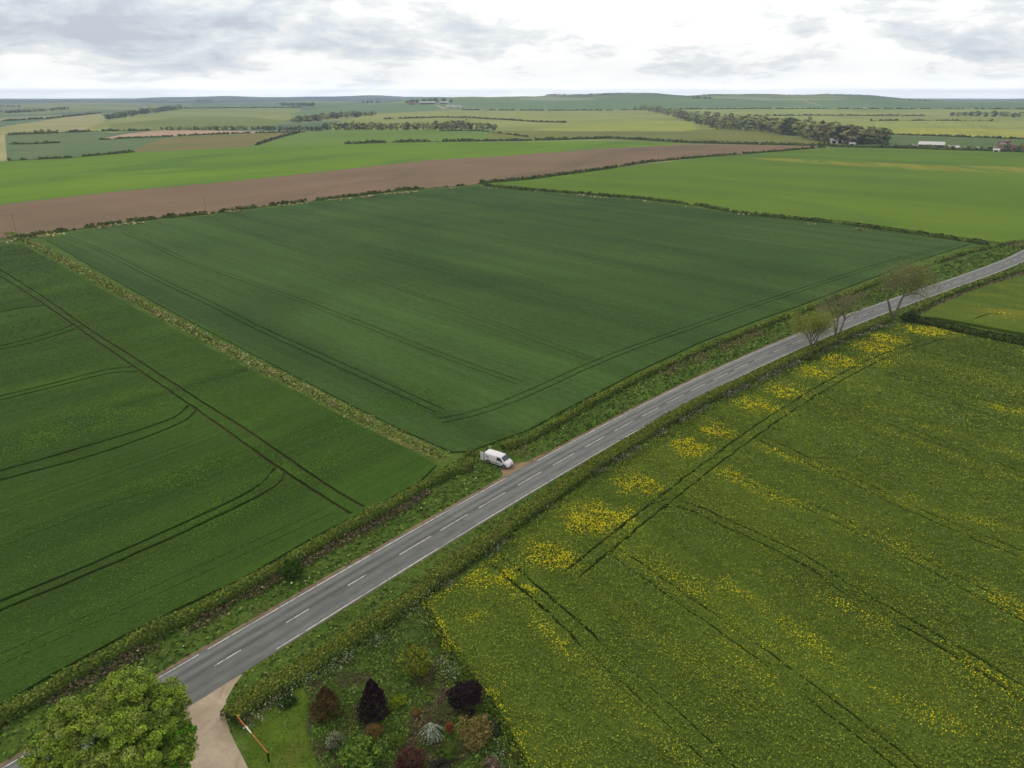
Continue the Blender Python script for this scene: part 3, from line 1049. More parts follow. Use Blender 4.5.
def yellow(p, base=0.035):
    y = base * 0.8 + 0.10 * np.clip(vnoise(p, 9, 3) - 0.35, 0, 1) + 0.10 * np.clip(vnoise(p, 3.1, 4) - 0.55, 0, 1)
    for (px, rad, amp) in PATCH:
        q = P(*px)
        pw = p + 1.6 * np.c_[vnoise(p, 2.2, 81) - 0.5, vnoise(p, 2.2, 82) - 0.5]
        d = np.hypot(pw[:, 0] - q[0], pw[:, 1] - q[1]) / (rad * 1.0)
        y = y + 1.4 * amp * np.exp(-d ** 2.6) * (0.15 + 1.1 * vnoise(p, 1.3, 5) ** 0.8 + 0.2 * (vnoise(p, 0.6, 6) - 0.5))
    for (L, wd, amp) in YLINES:
        Lw = pxline(L, 200)
        d = linedist(p, Lw)
        y = y + 1.15 * amp * np.exp(-(d / (wd * 1.3)) ** 2) * np.clip(vnoise(p, 5, 7) * 1.8 - 0.3, 0, 1.1)
    return y


TR = [(resample(L, 8), wd) for L, wd in TRACKS[RT0:RT1]]


def crop_canopy(poly, dens, name, z0, rmin, rmax, base, az0=-44, az1=46, upv=0.75):
    p = scatter(rmin, rmax, dens, 95, 1.75, az0, az1)
    p = p[inpoly(p, poly)]
    keep = np.ones(len(p), bool)
    for L, wd in TR:
        d = linedist(p, L)
        keep &= (d > wd * (0.25 + 0.5 * RNG.random(len(p)))) | ((vnoise(p, 1.6, 77) > 0.66) & (RNG.random(len(p)) < 0.6))
    p = p[keep]
    r = np.hypot(p[:, 0], p[:, 1])
    n = len(p)
    k = lod(r, 95, 0.85)
    clump = vnoise(p, 0.55, 21) * 0.6 + vnoise(p, 1.7, 22) * 0.5
    z = z0 + (clump - 0.5) * 0.36 + RNG.uniform(-0.1, 0.1, n)
    yp = yellow(p, base)
    qr = np.c_[p @ np.array([0.8147, 0.5799]) / 3.2, p @ np.array([0.5799, -0.8147]) / 45.0]
    yp = yp + 0.40 * np.clip(vnoise(qr, 1.0, 93) - 0.5, 0, 1)
    fl = RNG.random(n) < yp
    g = pick(n, [S(84, 104, 36), S(97, 118, 42), S(72, 92, 32), S(112, 130, 50)], [.36, .34, .16, .14])
    dull = vnoise(p, 14, 9)[:, None]
    qa = np.c_[p @ np.array([0.8147, 0.5799]) / 1.3, p @ np.array([0.5799, -0.8147]) / 30.0]
    qb = np.c_[p @ np.array([0.8147, 0.5799]) / 4.5, p @ np.array([0.5799, -0.8147]) / 60.0]
    g = g * (0.66 + 0.18 * dull + 0.30 * vnoise(qa, 1.0, 91)[:, None] + 0.30 * vnoise(qb, 1.0, 92)[:, None])
    yb = np.clip(yp * 1.1 - 0.04, 0, 0.75)[:, None] * RNG.uniform(0.4, 1.0, (n, 1))
    g = g * (1 - yb) + np.array(S(158, 158, 34)) * yb
    fc = pick(n, [S(206, 194, 22), S(188, 180, 28), S(166, 164, 34), S(144, 150, 40)])
    dim = np.clip(0.55 + yp * 1.2, 0, 1)[:, None]
    col = np.where(fl[:, None], fc * dim + g * (1 - dim), g)
    z = np.where(fl, z + 0.12, z)
    sz = np.where(fl, 0.115 + 0.12 * np.clip(yp - 0.15, 0, 0.8), 0.18) * k
    return leaves(name, np.c_[p, z], sz, col, GRASS, up=upv, jit=0.24 if upv < 1 else 0.12, kind='stuff')


crop_canopy(RAPE, 34.0, 'oilseed_plants', 0.88, 44, 330, 0.05)
crop_canopy(RAPE2, 3.0, 'oilseed_plants', 0.85, 150, 420, 0.05, 20, 46, 2.5)


# leaves hanging over the crop's outer edges
for Lx, z_ in ((np.r_[RAPE, RAPE[:1]], 0.85),):
    p = along(Lx, 60000, 0.0, 0.22)
    r = np.hypot(p[:, 0], p[:, 1])
    k_ = (r < 260) & (RNG.random(len(p)) < np.minimum(1, (110 / r) ** 1.5)) & (p[:, 1] > 40)
    p, r = p[k_], r[k_]
    fl = RNG.random(len(p)) < yellow(p, 0.06) * 0.35
    c = np.where(fl[:, None], np.array(S(170, 168, 30)), pick(len(p), [S(66, 86, 28), S(78, 100, 32), S(88, 108, 38)]))
    leaves('oilseed_plants', np.c_[p, RNG.uniform(0.15, 1.0, len(p))], 0.2 * lod(r, 95, .8), c, GRASS, up=0.5, jit=0.25, kind='stuff')


# wheat: blades breaking the surface of the nearer crops
def blades(poly, dens, z0, rmin, rmax, cols, name, r0=90, ex=2.0, sz=0.3, az0=-50, az1=46, skip=(), zr=0.1, upv=0.7, jit=0.16, wts=None, zf=None):
    p = scatter(rmin, rmax, dens, r0, ex, az0, az1)
    p = p[inpoly(p, poly)]
    for q in skip:
        p = p[~inpoly(p, q)]
    r = np.hypot(p[:, 0], p[:, 1])
    n = len(p)
    s = sz * lod(r, r0, ex * 0.45)
    return leaves(name, np.c_[p, z0 + RNG.uniform(-zr, zr, n)], s, pick(n, cols, wts), GRASS, up=upv, jit=jit, kind='stuff')


WH_L = [f[3] for f in FIELDS if f[1] is m_wheat][0]
WH_M = [f[3] for f in FIELDS if f[1] is m_wheat2][0]


def wheat(poly, dens, r0, z0, phi, cols, sz, name='wheat_blades', tracks=None, rmax=420):
    p = scatter(60, rmax, dens, r0, 2.0, -50, 46)
    p = p[inpoly(p, poly)]
    keep = np.ones(len(p), bool)
    for L, wd in tracks:
        if wd > 0.25:
            keep &= linedist(p, L) > wd * RNG.uniform(0.35, 0.75, len(p))
    p = p[keep]
    r = np.hypot(p[:, 0], p[:, 1])
    n = len(p)
    ac, al = p @ np.array([math.cos(phi), -math.sin(phi)]), p @ np.array([math.sin(phi), math.cos(phi)])
    m1 = vnoise(np.c_[ac / 0.9, al / 25], 1.0, 95)
    m2 = vnoise(np.c_[ac / 5, al / 60], 1.0, 96)
    m3 = vnoise(p, 16, 97)
    c = pick(n, cols) * (0.62 + 0.3 * m1 + 0.26 * m2 + 0.22 * m3)[:, None]
    leaves(name, np.c_[p, z0 + RNG.uniform(-0.05, 0.09, n)], sz * lod(r, r0, 0.9), c, GRASS, up=2.5, jit=0.12, kind='stuff')


TRW = [(resample(L, 8), wd) for L, wd in TRACKS[:RT0]]
wheat(WH_L, 11.0, 110, 0.36, 0.70, [S(67, 94, 32), S(75, 103, 36), S(59, 86, 30)], 0.21, tracks=TRW)
for u, v, ra, rb, num, cc_ in ((412, 398, 9, 5, 4200, S(70, 104, 38)), (92, 425, 9, 3.5, 3600, S(86, 116, 32)), (58, 322, 12, 5, 3600, S(78, 108, 34)), (228, 508, 7, 2.2, 3000, S(72, 104, 32)), (345, 432, 9, 4, 3400, S(70, 104, 32)), (160, 350, 10, 4, 3000, S(72, 102, 34)),
                              (30, 440, 7, 3, 2400, S(78, 106, 34)), (120, 400, 7, 2.4, 2200, S(82, 110, 36)), (200, 470, 7, 2.2, 2000, S(76, 106, 32)), (300, 470, 5, 2.0, 1800, S(76, 108, 32)), (520, 400, 12, 2.5, 2600, S(66, 94, 44)), (60, 245, 14, 5, 1500, S(84, 112, 44))):
    q = P(u, v)
    aa_ = RNG.normal(0, ra, num)
    bb_ = RNG.normal(0, rb, num)
    pp = q + aa_[:, None] * np.array([0.644, 0.765]) + bb_[:, None] * np.array([0.765, -0.644])
    ok_ = (inpoly(pp, WH_L) | inpoly(pp, WH_M)) & (vnoise(pp, 3.5, 99) * 1.3 - 0.15 > RNG.random(num))
    for L, wd in TRW:
        if wd > 0.25:
            ok_ &= linedist(pp, L) > wd * 0.6
    pp = pp[ok_]
    leaves('wheat_blades', np.c_[pp, np.where(inpoly(pp, WH_L), 0.40, 0.33)], 0.24, np.repeat(np.array([cc_]), len(pp), 0) * 1.12, GRASS, up=2.5, jit=0.1, kind='stuff')

# ------------------------------------------------------------------ verges, grass strips, cow parsley
def road_side(s0, s1, t0, t1, dens, sz, cols, name, z=0.1, zr=0.1, wts=None, upv=0.5, jit=0.25, mask=None):
    n = int((s1 - s0) * (t1 - t0) * dens)
    s = RNG.uniform(s0, s1, n)
    keep = RNG.random(n) < np.minimum(1, (130 / (60 + np.maximum(s, 0))) ** 1.2)
    s = s[keep]
    t = RNG.uniform(t0, t1, len(s))
    p = axis_pt(s) + RN[None] * t[:, None]
    if mask is not None:
        k = mask(p, s, t)
        p = p[k]
        s = s[k]
    r = np.hypot(p[:, 0], p[:, 1])
    return leaves(name, np.c_[p, z + RNG.uniform(-zr, zr, len(p))], sz * lod(r, 100, 0.6), pick(len(p), cols, wts), GRASS, up=upv, jit=jit, kind='stuff')


LAYBY = pxpoly([(480, 497), (497, 487), (500, 470), (500, 462), (514, 458), (530, 458), (556, 450), (540, 465), (515, 481)])
DRIVE = pxpoly([(160, 708), (185, 694), (205, 684), (243, 674), (235, 684), (226, 700), (225, 716), (231, 734), (240, 752), (250, 772), (262, 850), (140, 850), (188, 768), (196, 730), (180, 716)])
LAWN = pxpoly([(246, 722), (262, 704), (285, 692), (304, 688), (309, 700), (306, 735), (320, 768), (350, 850), (262, 850), (248, 766)])
GARDEN = pxpoly([(245, 716), (262, 698), (300, 672), (345, 646), (392, 618), (425, 608), (450, 655), (490, 706), (526, 770), (560, 900), (262, 850)])
off_dirt = lambda p, s, t: ~(inpoly(p, LAYBY) | inpoly(p, DRIVE))
g_v = [S(78, 104, 40), S(92, 118, 46), S(66, 90, 34), S(108, 124, 60), S(112, 112, 72)]
road_side(-45, 340, HW + 0.7, HW + 10.5, 5.0, 0.42, g_v, 'verge_grass', 0.12, 0.12, [.38, .30, .2, .08, .04], mask=off_dirt)
road_side(-6, 340, -HW - 6.5, -HW - 0.45, 6.0, 0.36, [S(92, 110, 42), S(104, 120, 48), S(80, 98, 38), S(116, 124, 58)], 'verge_grass', 0.08, 0.08, [.34, .3, .24, .12], mask=off_dirt)


HL1, HL2 = pxline(HEDGE_L1, 60), pxline(HEDGE_L2, 60)
HR1, HR2, HX = pxline(HEDGE_R1, 60), pxline(HEDGE_R2, 60), pxline(HEDGE_X, 60)
for HLx in (HL1, HL2, HR1, HR2, HX):
    pass
HL1, HL2, HR1, HR2, HX = [smooth_line(q, 1) for q in (HL1, HL2, HR1, HR2, HX)]
# dead brown stems and pink campion at the hedge foot on the road side
p = along(HL1, 8000, -1.6, 0.42)
m = vnoise(p, 3.0, 31) > 0.55
p = p[m]
leaves('dead_stems', np.c_[p, RNG.uniform(0.1, 0.5, len(p))], 0.24, pick(len(p), [S(112, 98, 84), S(88, 82, 58), S(126, 108, 100), S(66, 80, 36), S(80, 92, 40)]), GRASS, up=0.2, kind='stuff')
p = along(HL2, 9000, -2.6, 1.3)
m = vnoise(p, 7, 32) > 0.5
p = p[m]
r = np.hypot(p[:, 0], p[:, 1])
leaves('dead_stems', np.c_[p, RNG.uniform(0.1, 0.5, len(p))], 0.26 * lod(r, 110, .5), pick(len(p), [S(128, 108, 88), S(104, 94, 62), S(140, 120, 104), S(88, 96, 48)]), GRASS, up=0.2, kind='stuff')
# cow parsley in flower on the field side of the right hand hedge
p = along(HR1, 12000, -1.5, 0.4)
m = vnoise(p, 2.5, 33) > 0.5
p = p[m]
r = np.hypot(p[:, 0], p[:, 1])
leaves('cow_parsley', np.c_[p, RNG.uniform(0.3, 0.9, len(p))], 0.17 * lod(r, 90, .6), pick(len(p), [S(124, 126, 110), S(58, 74, 34), S(96, 90, 74), S(156, 156, 142)], [.2, .5, .2, .1]), GRASS, up=0.8, kind='stuff')
p = along(HR2, 2500, -1.8, 0.5)
r = np.hypot(p[:, 0], p[:, 1])
leaves('dead_stems', np.c_[p, RNG.uniform(0.1, 0.5, len(p))], 0.22 * lod(r, 90, .6), pick(len(p), [S(120, 110, 92), S(96, 100, 60)]), GRASS, up=0.5, kind='stuff')
# flowers in the verges
p = scatter(50, 330, 0.25, 100, 1.2)
ss_, tt_ = st_of(p)
m = ((tt_ > HW + 1.2) & (tt_ < HW + 6.5) & (ss_ > -30) & (ss_ < 320)) & (vnoise(p, 6, 34) > 0.45)
p = p[m]
leaves('cow_parsley', np.c_[p, RNG.uniform(0.35, 0.6, len(p))], 0.3, pick(len(p), [S(150, 156, 120), S(126, 140, 84), S(176, 176, 160)]), GRASS, up=1.5, kind='stuff')

# the grass margin between the two green fields: tussocks, bleached stems, white flower heads
p = along(ML, 15000, 0.0, 0.75)
r = np.hypot(p[:, 0], p[:, 1])
mm = RNG.random(len(p)) < np.minimum(1, (160 / r) ** 1.0)
p, r = p[mm], r[mm]
v1 = vnoise(p, 4.5, 41)
n = len(p)
cA = pick(n, [S(96, 116, 50), S(112, 130, 60), S(126, 138, 72), S(86, 106, 44)])
cB = pick(n, [S(150, 132, 108), S(128, 116, 84), S(160, 148, 120)])
cC = pick(n, [S(170, 170, 140), S(140, 148, 96)])
u_ = RNG.random(n)
c = np.where(((v1 > 0.72) & (u_ < 0.4))[:, None], cB, np.where(((v1 < 0.42) & (u_ < 0.22) & (r < 230))[:, None], cC, cA))
leaves('tussock_grass', np.c_[p, RNG.uniform(0.1, 0.4, n)], 0.32 * lod(r, 110, .75), c, GRASS, up=0.7, kind='stuff')


# ------------------------------------------------------------------ hedges
m_twig = pmat('hedge_twigs', S(78, 94, 40), 0.9, 0.05)


def hedge(L, h, wd, cols, label, group='field hedges', dens=1.0, leaf=0.2, gaps=0.0, wts=None, seed=1, name='hedge', lump=0.25, z_of=None, topcol=None):
    """clipped hedge along a map line: dark twiggy core with a leafy shell of small faces"""
    L = resample(L, max(0.8, wd * 0.5))
    nn = normals2(L)
    hh = h * (1 + lump * (vnoise(L, wd * 2.2, seed) * 2 - 1) + 0.12 * (vnoise(L, wd * 0.9, seed + 5) * 2 - 1))
    ww = wd * (1 + 0.5 * lump * (vnoise(L + 50, wd * 2.0, seed + 1) * 2 - 1))
    on = vnoise(L + 17, wd * 5, seed + 2) > gaps
    zt = terr(L[:, 0], L[:, 1])
    prof = [(-0.44, 0.0), (-0.46, 0.45), (-0.28, 0.86), (0.0, 0.93), (0.28, 0.86), (0.46, 0.45), (0.44, 0.0)]
    V, F = [], []
    k = len(prof)
    root = None
    for i in range(len(L)):
        sh = 1.0 if on[i] else 0.25
        for a_, b_ in prof:
            q = L[i] + nn[i] * a_ * ww[i] * (0.9 if on[i] else 0.4)
            V.append((q[0], q[1], zt[i] + b_ * hh[i] * sh - (0.05 if b_ == 0 else 0)))
    for i in range(len(L) - 1):
        for j in range(k - 1):
            a_ = i * k + j
            F.append((a_, a_ + 1, a_ + 1 + k, a_ + k))
    F.append(tuple(range(k)))
    F.append(tuple(range((len(L) - 1) * k, len(L) * k))[::-1])
    base = L[len(L) // 2]
    loc = (float(base[0]), float(base[1]), float(zt[len(L) // 2]))
    root = empty(name, loc)
    tag(root, label, 'hedge', group)
    V = np.array(V) - np.array(loc)
    link('stems', npmesh('stems', V, F), m_twig, root)
    # leaf shell
    seg = np.linalg.norm(np.diff(L, axis=0), axis=1).sum()
    r = np.hypot(L[:, 0], L[:, 1])
    lf = leaf * lod(r, 110, 0.8)
    per = (2 * h + wd)
    w_i = per / lf ** 2
    tot = int(seg * np.mean(w_i) * 1.5 * dens)
    pi_ = w_i / w_i.sum()
    i = RNG.choice(len(L), tot, p=pi_)
    i = i[on[i] | (RNG.random(tot) < 0.12)]
    n = len(i)
    s = RNG.uniform(0, 1, n)
    # arc coordinate round the section
    a_ = np.where(s < 0.3, -0.5, np.where(s > 0.7, 0.5, (s - 0.5) / 0.4))
    x_ = np.where(s < 0.3, -0.5, np.where(s > 0.7, 0.5, (s - 0.5) / 0.4 * 0.5))
    z_ = np.where(s < 0.3, s / 0.3, np.where(s > 0.7, (1 - s) / 0.3, 1 + 0.05 * (1 - (2 * np.abs(x_)) ** 2)))
    x_ = x_ * (1 - 0.25 * z_ * (np.abs(x_) > 0.45)) + RNG.normal(0, 0.04, n)
    z_ = z_ * RNG.uniform(0.9, 1.1, n)
    st_ = np.where(on[i], 1.0, 0.35)
    q = L[i] + nn[i] * (x_ * ww[i])[:, None]
    q = q + (RNG.uniform(-0.5, 0.5, (n, 1)) * max(0.8, wd * 0.5)) * np.c_[nn[i][:, 1], -nn[i][:, 0]]
    C = np.c_[q, zt[i] + z_ * hh[i] * st_]
    N = np.c_[nn[i] * (x_ * 2)[:, None], np.clip(z_, 0, 1)[:, None]]
    c = pick(n, cols, wts)
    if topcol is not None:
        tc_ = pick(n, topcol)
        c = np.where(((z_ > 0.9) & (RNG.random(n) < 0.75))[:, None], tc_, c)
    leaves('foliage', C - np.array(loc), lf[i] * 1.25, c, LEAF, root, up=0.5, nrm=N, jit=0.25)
    return root


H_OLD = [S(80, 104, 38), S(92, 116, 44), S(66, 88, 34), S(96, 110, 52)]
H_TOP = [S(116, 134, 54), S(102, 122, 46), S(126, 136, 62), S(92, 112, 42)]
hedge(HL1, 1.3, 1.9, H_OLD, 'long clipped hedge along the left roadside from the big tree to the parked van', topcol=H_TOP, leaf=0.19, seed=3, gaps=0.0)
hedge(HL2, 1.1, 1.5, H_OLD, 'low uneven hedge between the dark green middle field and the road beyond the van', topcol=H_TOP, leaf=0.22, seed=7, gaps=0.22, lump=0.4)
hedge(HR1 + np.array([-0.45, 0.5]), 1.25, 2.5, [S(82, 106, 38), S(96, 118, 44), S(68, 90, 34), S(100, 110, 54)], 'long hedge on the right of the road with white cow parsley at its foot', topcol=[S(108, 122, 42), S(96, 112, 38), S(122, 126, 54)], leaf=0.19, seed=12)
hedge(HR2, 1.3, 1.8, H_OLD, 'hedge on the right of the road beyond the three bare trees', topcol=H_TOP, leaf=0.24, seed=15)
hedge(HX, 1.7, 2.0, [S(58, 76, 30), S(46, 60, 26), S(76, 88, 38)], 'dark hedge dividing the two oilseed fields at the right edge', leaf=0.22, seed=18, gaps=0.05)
H_FAR = [S(74, 88, 50), S(64, 76, 42), S(88, 98, 54)]
FARH = [
    ([(-60, 250), (0, 241.5), (45, 234.5), (100, 226), (160, 218.5), (205, 214.5), (270, 206), (340, 198), (400, 190.5), (475, 185)], 2.0, 2.6, 'dark gappy hedge between the ploughed brown field and the dark green middle field', 0.33),
    ([(478, 184), (532, 179), (600, 170), (650, 162), (700, 157.5), (760, 153), (826, 147.5)], 2.4, 3.0, 'hedge along the far side of the large bright green field, beside the ploughed strip', 0.18),
    ([(484, 186), (520, 189.5), (560, 192.5), (640, 199), (700, 206), (740, 214), (800, 220), (850, 225), (920, 235), (988, 245)], 1.9, 2.4, 'thick dark hedge between the middle field and the large bright green field', 0.1),
    ([(345, 144.2), (374, 143.2), (420, 142), (474, 141.5), (520, 141), (560, 140), (610, 138.4), (640, 140), (690, 143.3), (760, 144.6), (830, 146.2)], 4.0, 5.0, 'tall dark hedge with pale blossom beyond the ploughed field', 0.12),
    ([(8, 160.8), (67, 158.2), (134, 152.2)], 2.5, 3.0, 'thin dark hedge at the lower edge of the bluish green field at left', 0.3),
    ([(830, 146.6), (900, 148.5), (960, 150.5), (1024, 152.5), (1100, 155)], 3.4, 4.0, 'dark hedge in front of the white roofed barn', 0.0),
    ([(880, 134.6), (930, 136), (1024, 139.5), (1100, 141.5)], 3.0, 4.0, 'thin hedge behind the white roofed barn below the yellow field', 0.12),
    ([(540, 138.5), (480, 131), (440, 131)], 2.0, 3.0, 'short pale hedge beside the brown green field in the middle distance', 0.4),
    ([(384, 119.2), (440, 117.6), (470, 118), (512, 120.5), (540, 122.3), (566, 122.8)], 4.0, 5.0, 'thin winding hedge across the yellow green pasture below the hilltop farm', 0.15),
    ([(462, 110.2), (520, 110.6), (600, 110.6), (680, 109.4), (760, 108.9), (900, 109.0), (1040, 109.4)], 4, 6, 'long straight hedge at the foot of the far green ridge', 0.35),
    ([(754, 116.2), (810, 115.6), (870, 115.8), (925, 116)], 4, 5, 'dark hedge line above the row of trees on the right', 0.2),
    ([(870, 121), (930, 120.6), (1000, 121.2)], 4, 5, 'broken hedge across the yellow fields on the right', 0.45),
    ([(8, 135), (60, 133), (96, 131.5), (150, 130.6)], 4, 5, 'bushy hedge along the top of the bluish green field at left', 0.35),
    ([(256, 145.4), (275, 139), (300, 132.5)], 3, 4, 'slanting hedge beside the green field left of centre', 0.1),
    ([(100, 140), (128, 138.3), (165, 137.1), (192, 135.4), (256, 133), (305, 132.2)], 2.5, 3.5, 'thin hedge below the pinkish bare strip', 0.25),
    ([(10, 144.6), (30, 144.2), (60, 143.0)], 3, 4, 'short dark hedge crossing the bluish green field at left', 0.2),
    ([(184, 108.6), (256, 107.9), (302, 107.7)], 4, 6, 'dark hedge on the skyline side of the olive field at left', 0.1),
    ([(0, 121.5), (50, 118.5), (100, 113.4)], 4, 6, 'hedge along the pale bare strip at far left', 0.2),
]
for i, (px, h, wd, lab, gp) in enumerate(FARH):
    L = pxline(px, 12)
    h, wd = h * 0.62, wd * 0.62
    c_ = list(H_FAR)
    if i == 3:
        c_ = H_FAR + [S(126, 128, 110)]
    hedge(L, h, wd, c_, lab, dens=0.9, leaf=0.42, gaps=gp, seed=30 + i, lump=0.35, topcol=[S(84, 92, 46), S(70, 80, 40)])
# pale grass tufts along the foot of the field hedge
for px, nn_, rad in (([(-20, 246), (100, 228), (205, 216), (300, 204), (470, 187)], 2600, 1.6), ([(484, 188), (640, 201.5), (800, 223), (980, 246)], 900, 1.2)):
    p = along(pxline(px, 30), nn_, 0.0, rad)
    p = p[vnoise(p, 8, 55) > 0.6]
    leaves('dry_grass', np.c_[p, terr(p[:, 0], p[:, 1]) + RNG.uniform(0.2, 0.9, len(p))], 1.0, pick(len(p), [S(176, 164, 130), S(150, 142, 104), S(100, 124, 60)]), GRASS, up=0.6, kind='stuff')
    if len(p) == 0:
        print('no dry grass')

# ------------------------------------------------------------------ trees
m_bark = pmat('bark', S(104, 102, 84), 0.9, 0.1)
m_bark_pale = pmat('bark_grey', S(104, 94, 80), 0.9, 0.1)


def grow(mb, p, d, length, rad, level, tips, spread=0.6, rnd=None, minlev=0, kids=(3, 4), shrink=0.68, upb=0.15):
    """one limb with a few bends, then its children"""
    rnd = rnd or random
    n = 4
    pts, rs = [np.array(p)], [rad]
    d = np.array(d, float)
    for i in range(n):
        d = d + np.array([rnd.gauss(0, 0.12), rnd.gauss(0, 0.12), rnd.gauss(0, 0.08) + upb * 0.3])
        d /= np.linalg.norm(d)
        pts.append(pts[-1] + d * length / n)
        rs.append(rad * (1 - 0.45 * (i + 1) / n))
    mb.tube(pts, rs, 6 if level > 1 else (4 if level > 0 else 3), cap=(level == 0))
    if level <= 1:
        tips += [(pts[3], d), (pts[4], d)]
    if level == 0:
        return
    for k in range(rnd.randint(*kids)):
        at = rnd.choice([2, 3, 4, 4]) if level < 4 else 4
        a = rnd.uniform(0, 2 * math.pi)
        u = np.cross(d, (0.3, 0.5, 0.8))
        u /= np.linalg.norm(u)
        v = np.cross(d, u)
        nd = d + spread * (math.cos(a) * u + math.sin(a) * v) * rnd.uniform(0.7, 1.4) + np.array([0, 0, upb])
        nd /= np.linalg.norm(nd)
        grow(mb, pts[at], nd, length * shrink * rnd.uniform(0.8, 1.2), rs[at] * 0.75, level - 1, tips, spread, rnd, minlev, kids, shrink, upb)


def bare_tree(loc, h, seed, cols, label, group, leaf_n, leaf_s, cloud=0.8, kids=(3, 4), trunks=1, cat='tree', name='tree', spread=0.62, bark=None, lev=4):
    rnd = random.Random(seed)
    root = empty(name, loc)
    tag(root, label, cat, group)
    mb = MB()
    tips = []
    for k in range(trunks):
        a = rnd.uniform(0, 6.28)
        lean = 0.3 if trunks > 1 else 0.06
        a = 2 * math.pi * k / trunks + rnd.uniform(-.4, .4)
        grow(mb, (0.15 * math.cos(a) * (trunks > 1), 0.15 * math.sin(a) * (trunks > 1), -0.2), (lean * math.cos(a), lean * math.sin(a), 1), h * 0.33, h * 0.021, lev, tips, spread, rnd, kids=kids)
    mb.build('trunk', bark or m_bark, root)
    T = np.array([t_[0] for t_ in tips])
    i = RNG.integers(0, len(T), leaf_n)
    C = T[i] + RNG.normal(0, cloud * 0.5, (leaf_n, 3))
    cen = T.mean(axis=0)
    N = C - cen
    N /= np.linalg.norm(N, axis=1)[:, None]
    leaves('crown', C, leaf_s, pick(leaf_n, cols), LEAF, root, up=0.4, nrm=N, jit=0.25)
    return root


q = P(812, 350)
bare_tree((q[0], q[1], 0), 12.5, 4, [S(132, 142, 62), S(118, 130, 56), S(146, 150, 74)], 'yellow green thinly leaved roadside tree, nearest of the three by the road', 'bare roadside trees', 13000, 0.18, 1.7, trunks=3, lev=3, kids=(3, 5), spread=0.95)
q = P(836, 338)
bare_tree((q[0], q[1], 0), 15.5, 9, [S(124, 120, 84), S(108, 112, 66), S(132, 126, 94)], 'almost bare grey brown roadside tree, middle one of the three by the road', 'bare roadside trees', 3600, 0.16, 1.5, trunks=3, lev=4, kids=(2, 4), spread=0.7)
q = P(893, 317)
bare_tree((q[0], q[1], 0), 19.0, 23, [S(122, 128, 78), S(110, 120, 64), S(132, 134, 88)], 'tallest bare spreading roadside tree, farthest of the three where hedges meet', 'bare roadside trees', 11000, 0.2, 2.2, trunks=2, lev=4, kids=(3, 4), spread=0.95)


# big leafy tree beside the drive
def clump_crown(cx, cy, cz, rx, ry, rz, ncl, per, clr, lsz, cols, rnd_seed, shell=0.72, lowcut=-0.35, lump=0.2):
    """leaf clumps spread through the outer part of an uneven crown; returns centres, normals, colours"""
    r_ = np.random.default_rng(rnd_seed)
    D = r_.normal(size=(ncl * 3, 3))
    D /= np.linalg.norm(D, axis=1)[:, None]
    D = D[D[:, 2] > lowcut][:ncl]
    ncl = len(D)
    th = np.arctan2(D[:, 1], D[:, 0])
    bump = 1 + lump * (np.sin(3 * th + rnd_seed) * 0.5 + np.sin(5 * th + 2.1 * rnd_seed + D[:, 2] * 4) * 0.5 + r_.normal(0, 0.35, ncl))
    rad = (shell + (1 - shell) * r_.random(ncl) ** 0.6) * bump
    K = D * rad[:, None] * np.array([rx, ry, rz])
    cs = clr * r_.uniform(0.6, 1.35, ncl)
    tone = r_.normal(0, 0.14, ncl)
    cc_ = np.array(cols)[r_.integers(0, len(cols), ncl)]
    i = np.repeat(np.arange(ncl), per)
    E = r_.normal(size=(len(i), 3))
    E /= np.linalg.norm(E, axis=1)[:, None]
    E[:, 2] = np.where(E[:, 2] < -0.2, -E[:, 2] * 0.5, E[:, 2])
    C = K[i] + E * (cs[i] * r_.uniform(0.55, 1.0, len(i)))[:, None] * np.array([1, 1, 0.75])
    N = E * 0.7 + D[i] * 0.4 + np.array([0, 0, 0.3])
    N /= np.linalg.norm(N, axis=1)[:, None]
    return C + np.array([cx, cy, cz]), N, cc_[i] * (1 + tone[i])[:, None], K + np.array([cx, cy, cz])


def leafy_tree(loc, crown, cols, label, cat='tree', group=None, ncl=300, per=90, clr=0.9, lsz=0.26, seed=1, name='tree', trunk_r=0.35, limbs=14, jit=0.2, lowcut=-0.35, lump=0.2, shell=0.72, bark=None, up=0.55):
    root = empty(name, loc)
    tag(root, label, cat, group)
    C, N, c, K = clump_crown(*crown, ncl, per, clr, lsz, cols, seed, lowcut=lowcut, lump=lump, shell=shell)
    leaves('crown', C, lsz, c, LEAF, root, up=up, nrm=N, jit=jit)
    mb = MB()
    top = np.array([crown[0] * 0.6, crown[1] * 0.6, crown[2] * 0.75])
    mid = np.array([crown[0] * 0.25, crown[1] * 0.25, crown[2] * 0.38])
    mb.tube([(0, 0, -0.2), mid, top], [trunk_r, trunk_r * 0.75, trunk_r * 0.5], 10)
    rr2 = random.Random(seed)
    for k in range(min(limbs, len(K))):
        tgt = K[rr2.randrange(len(K))] * np.array([.95, .95, .95])
        st0 = mid + (top - mid) * rr2.uniform(0.1, 1)
        m1 = st0 * 0.55 + tgt * 0.45 + np.array([0, 0, 0.08 * crown[5]])
        mb.tube([st0, m1, tgt], [trunk_r * 0.42, trunk_r * 0.22, trunk_r * 0.06], 5)
    mb.build('trunk', bark or m_bark_pale, root)
    return root


